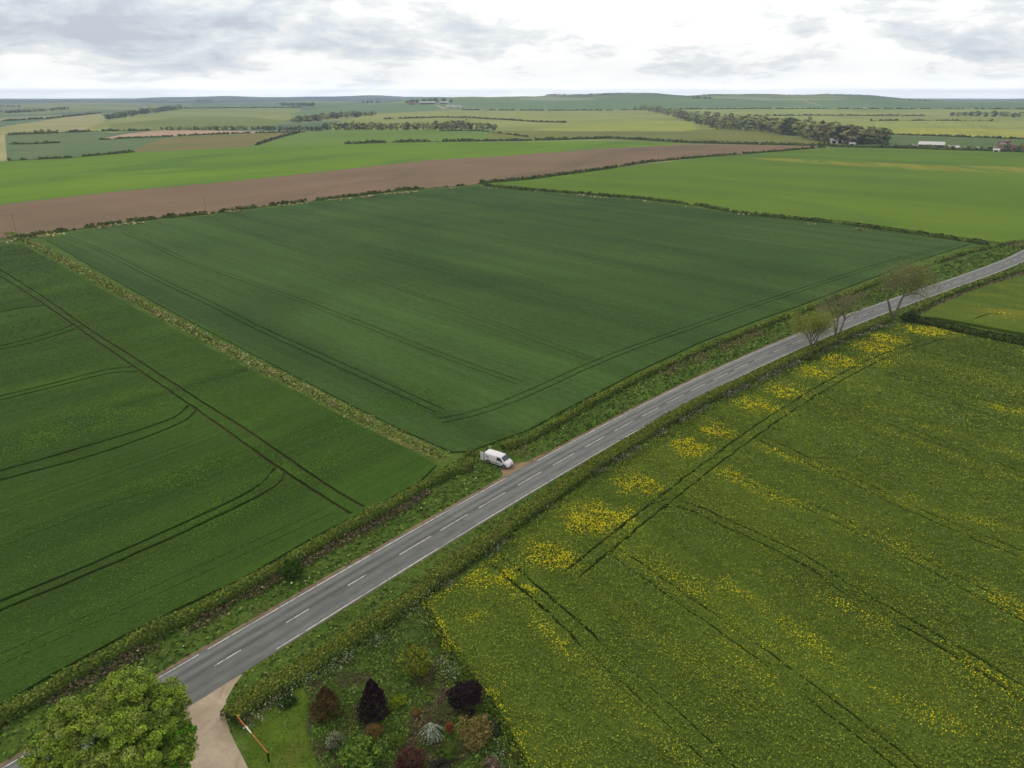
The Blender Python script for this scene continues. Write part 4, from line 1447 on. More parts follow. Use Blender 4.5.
pb = P(116, 744, 7.0)
leafy_tree((pb[0] + 0.2, pb[1] - 0.5, 0), (0.2, 0.2, 7.0, 5.9, 5.9, 5.2), [S(124, 150, 50), S(112, 138, 46), S(136, 158, 58), S(100, 124, 48), S(128, 144, 68)],
           'large spreading light green tree in the lower left corner beside the gravel drive', ncl=1000, per=95, clr=0.55, lsz=0.16, seed=4, trunk_r=0.42, limbs=60, lump=0.15, shell=0.6, jit=0.28)
pb = P(147, 765, 4.5)
leafy_tree((pb[0], pb[1] - 0.3, 0), (0, 0, 6.0, 3.9, 3.4, 3.6), [S(82, 128, 26), S(98, 142, 30), S(70, 112, 26)],
           'smaller deep green leafy tree in front of the large light green one, against the drive', ncl=300, per=90, clr=0.5, lsz=0.2, seed=8, trunk_r=0.25, limbs=20, lump=0.18, shell=0.62)

# ------------------------------------------------------------------ garden
GC = pxpoly([(305, 700), (330, 676), (392, 622), (425, 610), (450, 655), (490, 706), (526, 770), (540, 840), (330, 840), (312, 740)])


def ground_cover():
    p = scatter(40, 90, 42, 100, 1, -32, 6)
    p = p[inpoly(p, GARDEN) & ~inpoly(p, LAWN)]
    v = vnoise(p, 2.3, 61)
    v2 = vnoise(p, 1.4, 62)
    n = len(p)
    g = pick(n, [S(84, 110, 44), S(96, 124, 50), S(72, 96, 40), S(108, 130, 58)])
    br_ = pick(n, [S(96, 86, 66), S(82, 78, 52), S(108, 96, 78)])
    c = np.where(((v > 0.6) & (p[:, 1] < 62))[:, None], br_, g)
    c = np.where(((v2 > 0.7) & (RNG.random(n) < 0.5))[:, None], pick(n, [S(84, 112, 34), S(64, 100, 28)]), c)
    return leaves('rough_ground_cover', np.c_[p, 0.1 + (0.3 * v2 + 2.4 * np.clip(vnoise(p, 1.1, 63) - 0.52, 0, 1)) * RNG.uniform(0.5, 1, n)], 0.2, c, GRASS, up=0.35, jit=0.28, kind='stuff')


ground_cover()
p = scatter(40, 75, 22, 100, 1, -36, -14)
p = p[inpoly(p, LAWN)]
leaves('lawn_grass', np.c_[p, RNG.uniform(0.02, 0.07, len(p))], 0.16, pick(len(p), [S(80, 104, 30), S(92, 116, 36), S(70, 94, 28), S(104, 118, 50)]), GRASS, up=1.0, jit=0.15, kind='stuff')
# cow parsley and small white flowers through the rough grass
for (u, v, rad, num) in ((330, 660, 1.6, 240), (345, 655, 1.6, 200), (300, 682, 1.2, 160), (280, 690, 1.0, 90), (262, 705, .8, 60), (400, 615, 1.2, 160), (412, 607, 1.2, 200), (425, 598, 1.0, 160), (440, 668, 1.2, 160), (452, 675, 1.1, 160), (500, 760, 1.2, 120), (430, 625, 1.0, 90), (365, 640, 1.2, 60)):
    q = P(u, v)
    pp = q + RNG.normal(0, rad * 0.6, (num, 2))
    leaves('cow_parsley', np.c_[pp, RNG.uniform(0.5, 0.9, num)], 0.15, pick(num, [S(118, 130, 98), S(64, 88, 40), S(146, 152, 130), S(88, 108, 60), S(74, 98, 44)]), GRASS, up=1.0, kind='stuff')


def shrub(u, v, w_, h_, cols, label, cat='shrub', name='shrub', cone=False, n=2600, ls=0.14, seed=1, lump=0.15, jit=0.22, strands=False, group=None, up=0.5, zb=0.0):
    """garden shrub: stem plus foliage; (u, v) is the photo point of its base"""
    q = P(u, v)
    root = empty(name, (q[0], q[1], 0))
    tag(root, label, cat, group)
    r_ = np.random.default_rng(seed)
    if cone:
        z = r_.random(n) ** 0.8
        a = r_.random(n) * 2 * math.pi
        tier = 1 + 0.16 * np.sin(z * 22 + 2 * np.sin(a * 3)) + lump * np.sin(a * 4 + z * 5 + seed)
        rr_ = (1 - z) ** 0.72 * tier * r_.uniform(0.72, 1.0, n) + 0.04
        C = np.c_[np.cos(a) * rr_ * w_ / 2, np.sin(a) * rr_ * w_ / 2, 0.08 * h_ + z * h_ * 0.94]
        N = np.c_[np.cos(a), np.sin(a), np.full(n, 0.45)]
    elif strands:
        a = r_.random(n) * 2 * math.pi
        k = np.floor(a * 9) / 9
        a = k + r_.normal(0, 0.05, n)
        t_ = r_.random(n)
        L_ = 0.7 + 0.3 * np.sin(k * 37)
        rr_ = t_ * L_ * w_ / 2
        C = np.c_[np.cos(a) * rr_, np.sin(a) * rr_, h_ * (1 - 0.75 * t_ ** 1.7) * (0.8 + 0.2 * np.sin(k * 91)) * r_.uniform(0.8, 1, n)]
        N = np.c_[np.cos(a) * t_, np.sin(a) * t_, np.full(n, 0.8)]
    else:
        Kc = int(18 + 10 * w_)
        C, N, c_, K = clump_crown(0, 0, h_ * 0.5, w_ * 0.44, w_ * 0.44, h_ * 0.46, Kc, max(20, n // Kc), w_ * 0.14 + 0.08, ls, cols, seed, shell=0.6, lowcut=-0.6, lump=lump)
        n = len(C)
        C[:, 2] = np.maximum(C[:, 2], 0.05)
    N = N / np.linalg.norm(N, axis=1)[:, None]
    cl = np.array(cols)[r_.integers(0, len(cols), n)]
    tone = 0.8 + 0.45 * np.sin(C[:, 0] * 5.1 + seed) * np.sin(C[:, 1] * 4.3) * np.sin(C[:, 2] * 6 + 1) + 0.2
    leaves('foliage', C, ls, cl * np.clip(tone, 0.6, 1.5)[:, None], LEAF, root, up=up, nrm=N, jit=jit * 1.4)
    mb = MB()
    mb.tube([(0, 0, -0.1), (0.03, 0.02, h_ * 0.4), (0, 0, h_ * (0.92 if cone else 0.7))], [0.05 + w_ * 0.02, 0.04 + w_ * 0.012, 0.015], 6)
    for k in range(10):
        a = r_.random() * 6.28
        zz = h_ * r_.uniform(0.15, 0.5)
        rk = w_ * 0.3 * (0.8 if not cone else (1 - zz / h_))
        mb.tube([(0, 0, zz * 0.6), (math.cos(a) * rk * 0.5, math.sin(a) * rk * 0.5, zz), (math.cos(a) * rk, math.sin(a) * rk, zz + h_ * 0.18)], [0.03, 0.02, 0.008], 4)
    mb.build('stem', m_bark, root)
    return root


PUR = [S(44, 30, 36), S(54, 38, 42), S(36, 26, 30)]
shrub(327, 714, 3.1, 3.4, [S(84, 68, 38), S(98, 80, 44), S(66, 60, 32)], 'bronze brown conical bush at the edge of the lawn', cat='bush', name='conical_bush', cone=True, n=5200, ls=0.15, seed=2)
shrub(374, 716, 3.1, 4.6, PUR, 'tall dark purple bush left of the small lime green one', cat='bush', name='purple_bush', cone=True, n=6500, ls=0.17, seed=3)
shrub(417, 672, 3.4, 3.0, [S(92, 108, 34), S(108, 122, 38), S(78, 96, 32), S(138, 140, 44)], 'round yellow green bush at the top of the garden near the field edge', cat='bush', name='round_bush', n=5200, ls=0.14, seed=4)
shrub(399, 706, 1.5, 1.3, [S(118, 138, 28), S(100, 124, 26)], 'small bright lime bush beside the tall dark purple one', cat='bush', name='small_bush', n=1500, ls=0.11, seed=5)
shrub(467, 712, 3.4, 3.6, PUR, 'round dark purple bush beside the oilseed field', cat='bush', name='purple_bush', n=6500, ls=0.16, seed=6)
shrub(432, 737, 2.7, 1.7, [S(138, 152, 132), S(118, 134, 108), S(158, 168, 150)], 'silvery grey green weeping bush in the middle of the garden', cat='bush', name='silver_bush', strands=True, n=4200, ls=0.12, seed=7, up=0.7)
shrub(335, 746, 1.6, 1.6, [S(118, 126, 100), S(140, 146, 124), S(90, 100, 70)], 'small pale grey bush beside the lawn', cat='bush', name='small_bush', n=1800, ls=0.10, seed=8)
shrub(363, 768, 3.8, 2.6, [S(92, 122, 44), S(106, 136, 52), S(78, 104, 38)], 'bright green leafy bush at the bottom of the garden', cat='bush', name='leafy_bush', n=5600, ls=0.20, seed=9)
shrub(411, 770, 2.6, 2.2, [S(84, 54, 46), S(98, 62, 52), S(66, 46, 40)], 'reddish brown bush at the bottom edge of the photo', cat='bush', name='red_bush', n=3800, ls=0.13, seed=10)
shrub(441, 778, 2.2, 2.0, [S(52, 56, 46), S(64, 66, 56), S(46, 46, 42)], 'dark grey green bush cut by the bottom edge, right of the reddish one', cat='bush', name='grey_bush', n=2800, ls=0.13, seed=11)
shrub(476, 744, 3.1, 3.0, [S(128, 114, 64), S(112, 106, 54), S(140, 122, 84), S(96, 98, 44)], 'straw coloured feathery bush below the round dark purple one', cat='bush', name='feathery_bush', n=4200, ls=0.13, seed=12, lump=0.35)
shrub(374, 736, 1.6, 1.3, [S(122, 98, 50), S(104, 92, 44)], 'small orange brown bush behind the bright green leafy one', cat='bush', name='small_bush', n=1500, ls=0.11, seed=13)
shrub(450, 733, 0.7, 1.3, [S(146, 78, 50), S(118, 70, 48)], 'narrow orange red shrub right of the silvery bush', name='narrow_shrub', n=700, ls=0.09, seed=14)
shrub(417, 716, 1.1, 0.9, [S(140, 84, 48), S(112, 100, 44), S(90, 104, 36)], 'low red and green shrub above the silvery bush', name='low_shrub', n=900, ls=0.09, seed=15)
shrub(491, 772, 1.9, 1.2, [S(150, 120, 124), S(112, 100, 84), S(84, 92, 54)], 'low pinkish flowering shrub at the bottom edge beside the oilseed field', name='flowering_shrub', n=1800, ls=0.11, seed=16)
shrub(447, 757, 1.9, 1.0, [S(70, 96, 32), S(84, 108, 36)], 'low green shrub below the silvery bush', name='low_shrub', n=1500, ls=0.12, seed=17)
shrub(398, 716 + 30, 1.6, 1.0, [S(96, 116, 40), S(80, 104, 34)], 'low green shrub left of the silvery bush', name='low_shrub', n=1300, ls=0.11, seed=18)
shrub(494, 733, 1.6, 1.2, [S(64, 86, 54), S(54, 74, 44)], 'low bluish green shrub right of the straw coloured bush', name='low_shrub', n=1300, ls=0.11, seed=19)
shrub(287, 702, 2.0, 0.5, [S(44, 74, 30), S(54, 88, 34), S(38, 62, 28)], 'low flat dark green mound on the lawn near the hedge', cat='shrub', name='low_mound', n=2600, ls=0.10, seed=20, lump=0.05)
shrub(293, 577, 2.6, 2.4, [S(52, 84, 26), S(66, 98, 30), S(42, 68, 22)], 'round bright green bush growing out of the left roadside hedge', cat='bush', name='round_bush', n=3600, ls=0.16, seed=21)
shrub(470, 460, 2.2, 1.7, [S(100, 108, 44), S(86, 96, 40)], 'yellowish bush at the end of the hedge behind the van', cat='bush', name='round_bush', n=2000, ls=0.18, seed=22)
shrub(812, 362, 3.0, 1.8, [S(78, 92, 36), S(64, 80, 32)], 'green bush at the foot of the yellow green roadside tree', cat='bush', name='round_bush', n=2200, ls=0.2, seed=23)
shrub(908, 322, 4.0, 2.6, [S(60, 76, 34), S(74, 86, 40), S(46, 58, 28)], 'dark green bush at the foot of the tallest bare tree', cat='bush', name='round_bush', n=2600, ls=0.24, seed=24)

# thin pale stake on the lawn
q = P(285.6, 729)
mb = MB()
mb.tube([(0, 0, -0.1), (0.01, 0, 1.0), (0.02, 0, 1.05)], [0.028, 0.026, 0.012], 8)
o = mb.build('stake', pmat('pale_wood', S(150, 146, 120), 0.8))
o.location = (q[0], q[1], 0)
tag(o, 'thin pale stake standing on the lawn', 'stake')

# swing barrier beside the drive
A_, B_ = P(236.5, 722), P(269, 761.5)
L_ = float(np.linalg.norm(B_ - A_))
rz = math.atan2(B_[1] - A_[1], B_[0] - A_[0])
bar = empty('swing_barrier', (A_[0], A_[1], 0), rz)
tag(bar, 'rusty orange swing barrier with a white middle section and dark posts beside the gravel drive', 'barrier')
m_rust = pmat('rusty_orange', S(176, 104, 56), 0.7, 0.3)
m_white = pmat('white_board', S(226, 222, 214), 0.6, 0.3)
m_post = pmat('dark_post', S(36, 30, 24), 0.85, 0.2)
mb = MB(); mb.box((0, 0, 0.6), (0.16, 0.16, 1.3)); mb.box((0, 0, 1.27), (0.12, 0.12, 0.05)); mb.build('post', m_post, bar)
mb = MB(); mb.box((L_, 0, 0.5), (0.13, 0.13, 1.1)); mb.build('post', m_post, bar)
mb = MB(); mb.box((L_ * 0.5, 0, 1.12), (L_ + 0.1, 0.07, 0.09)); mb.build('rail', m_rust, bar)
mb = MB(); mb.box((L_ * 0.43, 0, 1.12), (1.15, 0.085, 0.14)); mb.build('marker_board', m_white, bar)
mb = MB(); mb.tube([(0.05, 0, 0.45), (L_ * 0.34, 0, 1.07)], [0.03, 0.03], 6); mb.build('brace', m_rust, bar)

# ------------------------------------------------------------------ the white van, rear doors open
m_vw = pmat('van_white', S(214, 214, 218, 1.0), 0.28, 0.5)
m_glass = pmat('dark_glass', (0.035, 0.045, 0.045), 0.06, 0.8)
m_black = pmat('black_plastic', (0.02, 0.02, 0.022), 0.55, 0.3)
m_tyre = pmat('tyre', (0.018, 0.018, 0.018), 0.8, 0.2)
m_rim = pmat('wheel_metal', (0.42, 0.42, 0.43), 0.35, 0.5, 0.7)
m_lamp = pmat('headlamp', (0.55, 0.57, 0.6), 0.1, 0.8)
m_red = pmat('tail_lamp', (0.35, 0.02, 0.02), 0.3, 0.5)
m_blue = pmat('lettering_blue', (0.07, 0.09, 0.2), 0.5, 0.3)
m_in = pmat('van_interior', (0.10, 0.10, 0.10), 0.8, 0.2)
wA, wB = P(488.2, 463.6), P(504.2, 468.8)
hv = (wB - wA) / np.linalg.norm(wB - wA)
vrz = math.atan2(hv[1], hv[0])
side = np.array([-hv[1], hv[0]])   # to the van's left (away from camera)
vc = (wA + wB) / 2 + side * 0.85
van = empty('van', (float(vc[0]), float(vc[1]), 0.015), vrz)
tag(van, 'white panel van parked on the verge by the road with its rear doors open', 'van')
# sections: x, half width low, half width high, z bottom, z shoulder, z top
SEC = [(-2.40, 0.90, 0.84, 0.32, 1.25, 1.93), (-1.6, 0.95, 0.87, 0.28, 1.22, 1.97), (-0.2, 0.95, 0.87, 0.28, 1.20, 1.98), (0.72, 0.95, 0.84, 0.28, 1.16, 1.95),
       (0.98, 0.95, 0.80, 0.28, 1.14, 1.88), (1.68, 0.94, 0.84, 0.28, 1.08, 1.22), (2.12, 0.88, 0.70, 0.30, 0.92, 1.03), (2.36, 0.76, 0.60, 0.32, 0.66, 0.80), (2.43, 0.68, 0.52, 0.38, 0.52, 0.60)]


def ring(sec):
    x, wl, wh, zb, zs, zt = sec
    h = [(0.90 * wl, zb), (wl, zb + (zs - zb) * 0.35), (wl, zs), (wh + 0.02, zs + (zt - zs) * 0.72), (wh * 0.86, zt - (zt - zs) * 0.06), (wh * 0.45, zt)]
    return [(x, a, b_) for a, b_ in h] + [(x, -a, b_) for a, b_ in h[::-1]]


RG = [ring(s_) for s_ in SEC]
V = [p_ for r_ in RG for p_ in r_]
nR = 12
F = []
for i in range(len(SEC) - 1):
    for j in range(nR):
        a_, b_ = i * nR + j, i * nR + (j + 1) % nR
        F.append((a_, b_, b_ + nR, a_ + nR))
F.append(tuple(range((len(SEC) - 1) * nR, len(SEC) * nR)))
body = link('body', npmesh('body', V, F), m_vw, van)
bv = body.modifiers.new('bevel', 'BEVEL')
bv.width = 0.04
bv.segments = 2
bv.limit_method = 'ANGLE'
bv.angle_limit = R(28)
# load space seen through the open back
mb = MB(); mb.box((-2.30, 0, 1.08), (0.02, 1.60, 1.48)); mb.build('load_bay', m_in, van)
mb = MB(); mb.box((-2.47, -0.87, 1.12), (0.13, 0.05, 1.5)); mb.build('door_gap_shade', m_black, van)  # black strip standing in for the shaded gap between body and open door


def patch(name, a, b_, c_, d_, mat, off=0.012, parent=van):
    a, b_, c_, d_ = [np.array(q_, float) for q_ in (a, b_, c_, d_)]
    n_ = np.cross(b_ - a, d_ - a)
    n_ /= np.linalg.norm(n_)
    Vp = [q_ + n_ * off for q_ in (a, b_, c_, d_)] + [q_ - n_ * 0.01 for q_ in (a, b_, c_, d_)]
    return link(name, npmesh(name, Vp, [(0, 1, 2, 3), (7, 6, 5, 4), (0, 4, 5, 1), (1, 5, 6, 2), (2, 6, 7, 3), (3, 7, 4, 0)]), mat, parent)


def lerp(a, b_, t_):
    return tuple(np.array(a) * (1 - t_) + np.array(b_) * t_)


# windscreen between sections 4 and 5
r4, r5 = RG[4], RG[5]
patch('windscreen', (1.02, -0.72, 1.86), (1.62, -0.80, 1.28), (1.62, 0.80, 1.28), (1.02, 0.72, 1.86), m_glass, 0.03)
for sg in (1, -1):
    y0, y1 = sg * 0.955, sg * 0.86
    a_, b_, c_, d_ = (0.15, y0, 1.20), (1.30, sg * 0.95, 1.18), (0.92, sg * 0.87, 1.72), (0.15, y1 + sg * 0.012, 1.76)
    if sg > 0:
        patch('side_window', b_, a_, d_, c_, m_glass, 0.015)
    else:
        patch('side_window', a_, b_, c_, d_, m_glass, 0.015)
    # rubbing strip, mirror, lamps, sill
    mb = MB(); mb.box((-0.2, sg * 0.955, 0.66), (2.3, 0.03, 0.09)); mb.build('side_strip', m_black, van)
    mb = MB(); mb.box((1.18, sg * 1.06, 1.26), (0.14, 0.2, 0.26)); mb.tube([(1.2, sg * 0.93, 1.2), (1.18, sg * 1.0, 1.24)], [0.03, 0.03]); mb.build('wing_mirror', m_black, van)
    hl = [(2.13, sg * 0.60, 1.0), (2.34, sg * 0.55, 0.80), (2.30, sg * 0.79, 0.74), (2.05, sg * 0.88, 0.92)]
    patch('headlight', *(hl if sg > 0 else hl[::-1]), m_lamp, 0.03)
    mb = MB(); mb.box((-2.42, sg * 0.86, 1.1), (0.05, 0.1, 0.55)); mb.build('tail_light', m_red, van)
    # door and panel shut lines
    for xx in (0.08, 1.36):
        mb = MB(); mb.box((xx, sg * 0.953, 0.72), (0.018, 0.012, 0.78)); mb.build('door_seam', m_black, van)
    mb = MB(); mb.box((0.2, sg * 0.965, 1.05), (0.16, 0.03, 0.04)); mb.build('door_handle', m_black, van)
for wx in (-1.60, 1.62):
    for sg in (1, -1):
        mb = MB(); mb.tube([(wx, sg * 0.90, 0.40), (wx, sg * 0.952, 0.40)], [0.41, 0.41], 20); mb.build('wheel_arch', m_black, van)
        wl_ = MB()
        wl_.tube([(wx, sg * 0.74, 0.325), (wx, sg * 0.76, 0.325), (wx, sg * 0.95, 0.325), (wx, sg * 0.97, 0.325)], [0.30, 0.325, 0.325, 0.30], 24)
        wh = wl_.build('wheel', m_tyre, van)
        mb = MB(); mb.tube([(wx, sg * 0.965, 0.325), (wx, sg * 0.978, 0.325)], [0.21, 0.19], 20); mb.tube([(wx, sg * 0.975, 0.325), (wx, sg * 0.988, 0.325)], [0.07, 0.06], 10); mb.build('rim', m_rim, wh)
mb = MB(); mb.box((2.36, 0, 0.40), (0.14, 1.46, 0.24), taper=0.94); mb.build('front_bumper', m_black, van)
mb = MB(); mb.box((2.425, 0, 0.64), (0.03, 0.62, 0.09)); mb.build('grille', m_black, van)
mb = MB(); mb.box((2.36, 0, 0.885), (0.03, 0.2, 0.05)); mb.build('bonnet_badge', m_black, van)
mb = MB(); mb.box((-2.43, 0, 0.42), (0.12, 1.7, 0.16)); mb.build('rear_bumper', m_black, van)
# blue lettering block low on the rear flank (unreadable at this size)
mb = MB()
for k, (x0, w0, z0) in enumerate(((-2.1, .34, 1.42), (-1.68, .22, 1.42), (-2.05, .2, 1.24), (-1.78, .34, 1.24))):
    mb.box((x0 + w0 / 2, -0.952 + 0.075 * (z0 - 1.2), z0), (w0, 0.03, 0.10))
mb.build('side_lettering', m_blue, van)
# open rear doors: the right one swung straight out behind, the left one angled outward
for sg, ang, lab in ((-1, R(182), 'rear_door'), (1, R(128), 'rear_door')):
    d = empty(lab, (-2.41, sg * 0.86, 0))
    d.parent = van
    d.rotation_euler = (0, 0, ang if sg < 0 else ang - 0.0)
    mb = MB(); mb.box((0.42, 0, 1.12), (0.82, 0.055, 1.5), taper=0.97)
    bb = mb.build('door_panel', m_vw, d)
    mb = MB(); mb.box((0.42, 0, 1.5), (0.58, 0.07, 0.42)); mb.build('door_window', m_glass if sg > 0 else m_vw, d)

# ------------------------------------------------------------------ distant trees
def tree_proto(seed, cols, h=14.0, w_=10.0, n=900, ls=1.0, tall=1.0, bare=False):
    """small tree for the distance: crown of leaf clumps over a trunk with limbs; unit-true size"""
    r_ = np.random.default_rng(seed)
    C, N, c, K = clump_crown(0, 0, h * 0.47, w_ * 0.46, w_ * 0.46, h * 0.46, 34, n // 34, w_ * 0.14, ls, cols, seed, shell=0.5, lowcut=-0.95, lump=0.2)
    root = empty('tree', (0, 0, 0))
    leaves('crown', C, ls, c, LEAF, root, up=0.7, nrm=N, jit=0.12)
    mb = MB()
    mb.tube([(0, 0, -1.0), (0.1, 0, h * 0.3), (0, 0.1, h * 0.7)], [h * 0.022, h * 0.017, h * 0.008], 6)
    for k in range(5):
        tg = K[int(r_.integers(len(K)))]
        mb.tube([(0, 0, h * 0.25), tg * 0.55 + np.array([0, 0, h * .05]), tg], [h * 0.01, h * 0.007, h * 0.003], 4)
    mb.build('trunk', m_bark, root)
    return root


T_GRN = [S(144, 154, 92), S(130, 144, 84), S(154, 162, 104)]
T_DRK = [S(86, 102, 66), S(96, 110, 70), S(76, 90, 60)]
T_BRN = [S(138, 136, 98), S(126, 128, 90), S(146, 142, 104)]
T_PAL = [S(112, 118, 72), S(100, 108, 60), S(124, 126, 84)]
T_PNK = [S(176, 150, 144), S(156, 134, 126)]
PROTO = {}
USED = set()


def place_tree(kind, seed, xy, h, wide, label, cat, group, name='tree'):
    key = (kind, seed % 3)
    if key not in PROTO:
        cols = {'g': T_GRN, 'd': T_DRK, 'b': T_BRN, 'p': T_PAL, 'k': T_PNK}[kind]
        PROTO[key] = tree_proto(100 + len(PROTO), cols, ls=1.5)
        o = PROTO[key]
    else:
        o = copy_tree(PROTO[key])
    z = float(terr(xy[0], xy[1]))
    o.location = (float(xy[0]), float(xy[1]), z - 0.2)
    o.rotation_euler = (0, 0, random.uniform(0, 6.28))
    o.scale = (wide / 10.0, wide / 10.0, h / 14.0)
    o['label'] = label
    o['category'] = cat
    if group:
        o['group'] = group
    return o


def tree_row(px, n, hpx, kinds, label, group, jv=0.5, wr=0.75, cat='tree'):
    """n trees along a photo line; hpx = photo height there, turned into metres by distance"""
    pts = np.array(px, float)
    s = np.r_[0, np.cumsum(np.linalg.norm(np.diff(pts[:, :2], axis=0), axis=1))]
    for k in range(n):
        q = (k + random.uniform(0.15, 0.85)) / n * s[-1]
        u, v = np.interp(q, s, pts[:, 0]), np.interp(q, s, pts[:, 1])
        hp = (np.interp(q, s, pts[:, 2]) if pts.shape[1] > 2 else hpx) * random.uniform(0.8, 1.12)
        v = v + random.uniform(-jv, jv)
        xy = P(u, v)
        h = hp * depth(xy) / FPX
        place_tree(random.choice(kinds), random.randrange(3), xy, h, h * wr * random.uniform(0.85, 1.25), label, cat, group)


# the long belt of trees above the green fields at right
tree_row([(640, 109.5, 5), (660, 113, 7), (690, 121.5, 9), (715, 128.5, 11), (747, 129.6, 14), (775, 132.5, 15), (797, 136.2, 16), (823, 141.5, 18), (850, 143.5, 19), (885, 143.5, 17)], 64, 14, 'ggggbbdp',
         'tree in the long belt of pale green trees right of the brown green field', 'trees of the long belt on the right', 0.7, 0.9)
tree_row([(632, 108, 4), (655, 111.5, 5.5), (690, 116.5, 7), (715, 121, 9), (750, 127.5, 11), (800, 131, 13), (840, 137, 15)], 30, 12, 'gggdb',
         'tree at the back of the long belt of trees on the right', 'trees at the back of the long belt', 0.8, 0.75)
# row in the middle distance below the farm
tree_row([(322, 130, 7), (360, 129.8, 9), (400, 129.8, 8), (430, 129.8, 8), (462, 129.8, 10), (495, 129.8, 7)], 42, 8, 'ggdbpdg',
         'tree in the low row of mixed trees below the hilltop farm', 'row of mixed trees in the middle distance', 0.4, 0.85)
# copse on the hill at left
tree_row([(106, 119.3, 5.5), (125, 116.5, 5.5), (150, 113, 6), (182, 109.4, 5)], 34, 5.5, 'dddg', 'tree in the dark copse along the hillside at left', 'copse on the left hillside', 0.5, 0.9)
# woodland strip left of centre
tree_row([(292, 122, 6), (320, 120, 7), (350, 117, 6), (376, 115, 4)], 26, 6, 'ddgb', 'tree in the narrow wood left of the pasture in the distance', 'narrow wood left of centre', 0.9, 0.9)
tree_row([(160, 130.2, 3.5), (200, 130, 4), (250, 129.8, 4.5), (290, 130.6, 5), (322, 131, 5)], 40, 4, 'ddg', 'small dark tree in the line above the pinkish bare strip', 'line of small trees at left', 0.3, 1.0)
tree_row([(8, 135, 3), (28, 134, 3), (47, 132.4, 4), (70, 131.8, 2)], 8, 3, 'dg', 'small tree on the upper edge of the bluish green field at left', 'small trees by the bluish green field', 0.3, 1.1)
# farmstead on the ridge
tree_row([(404, 104.5, 4), (420, 103, 4), (436, 102, 4), (452, 102.5, 4)], 12, 4, 'dd', 'dark tree around the hilltop farm', 'trees around the hilltop farm', 0.2, 1.0)
tree_row([(362, 103.2, 2.5), (382, 102.6, 2.5)], 5, 2.5, 'dd', 'small dark tree on the ridge left of the hilltop farm', 'trees left of the hilltop farm', 0.2, 1.1)
# right-hand clumps
tree_row([(948, 116.2, 4), (975, 116.3, 6), (1000, 116.8, 6), (1060, 118, 5)], 16, 5, 'ddg', 'dark tree in the clump among yellow fields at the right edge', 'dark clump at the right edge', 0.3, 1.1)
tree_row([(692, 98.7, 2.6), (712, 98.9, 2.2)], 6, 2.4, 'd', 'tree in the small dark clump near the radio mast', 'clump near the radio mast', 0.15, 1.3)
tree_row([(908, 100.6, 2), (925, 101, 2), (932, 101.3, 1.6)], 5, 2, 'd', 'tree in the small clump on the ridge at right', 'clump on the ridge at right', 0.1, 1.4)
# garden trees and bushes by the barn
tree_row([(885, 147.5, 6), (905, 147.5, 4), (920, 148.4, 4), (950, 149.6, 5), (980, 150.6, 5), (1024, 152, 6), (1070, 153, 6)], 26, 5, 'gdbp', 'small tree among the gardens around the white roofed barn', 'garden trees around the barn', 0.8, 1.1)
place_tree('k', 0, P(1003, 151.2), 13.0, 17.0, 'pink blossoming tree among the gardens right of the white barn', 'tree', None)
place_tree('b', 1, P(1019, 151.5), 10, 10, 'brownish tree right of the pink blossoming one', 'tree', None)

# far woods seen only as dark bands on the skyline
def far_wood(px, hpx, n, label):
    pts = np.array(px, float)
    C, cs = [], []
    for k in range(n):
        q = random.uniform(0, len(pts) - 1.001)
        i = int(q)
        u, v = pts[i] * (1 - (q - i)) + pts[i + 1] * (q - i)
        xy = P(u, v)
        d_ = depth(xy)
        h = hpx * d_ / FPX
        for m_ in range(5):
            C.append((xy[0] + random.uniform(-1, 1) * h, xy[1] + random.uniform(-1, 1) * h, float(terr(*xy)) + h * random.uniform(0.1, 1.0)))
            cs.append(h * 0.9)
    C = np.array(C)
    o = leaves('distant_wood', C, np.array(cs), pick(len(C), T_DRK), LEAF, up=0.3, kind='stuff')
    return tag(o, label, 'wood')


far_wood([(545, 96.2), (560, 95.2), (585, 95.4), (620, 94.6)], 1.4, 60, 'dark wood on the ridge skyline in the centre')
far_wood([(590, 94.6), (620, 93.7), (656, 93.6)], 1.0, 60, 'thin line of wood on the highest part of the ridge')
far_wood([(702, 95.2), (722, 95.0)], 0.9, 40, 'thin dark wood on the skyline beside the radio mast')
far_wood([(820, 94.6), (850, 95), (870, 96)], 0.9, 40, 'dark plantation on the skyline at right')
far_wood([(742, 95.4), (770, 95.4), (800, 95.6)], 0.9, 14, 'scattered trees on the skyline right of the radio mast')
far_wood([(0, 113.5), (30, 112), (68, 109.5)], 2.2, 70, 'long bluish wood at far left')
far_wood([(196, 101.8), (212, 101.8)], 1.8, 40, 'small wood on the far hill at left')
far_wood([(280, 105.6), (300, 106), (315, 106)], 2.6, 50, 'bluish wood in the valley left of the farm')
far_wood([(0, 107), (20, 107)], 1.2, 30, 'small wood at the far left edge')

# ------------------------------------------------------------------ buildings
m_roofw = pmat('pale_sheet_roof', S(196, 198, 198, 1.0), 0.5, 0.3)
m_roofg = pmat('grey_sheet_roof', S(150, 152, 152), 0.6, 0.3)
m_wallb = pmat('barn_boarding', S(92, 84, 74), 0.8, 0.2)
m_wallw = pmat('white_render', S(206, 204, 196), 0.8, 0.2)
m_brick = pmat('brick_wall', S(140, 92, 72), 0.85, 0.2)
m_tile = pmat('clay_tiles', S(124, 82, 66), 0.85, 0.2)


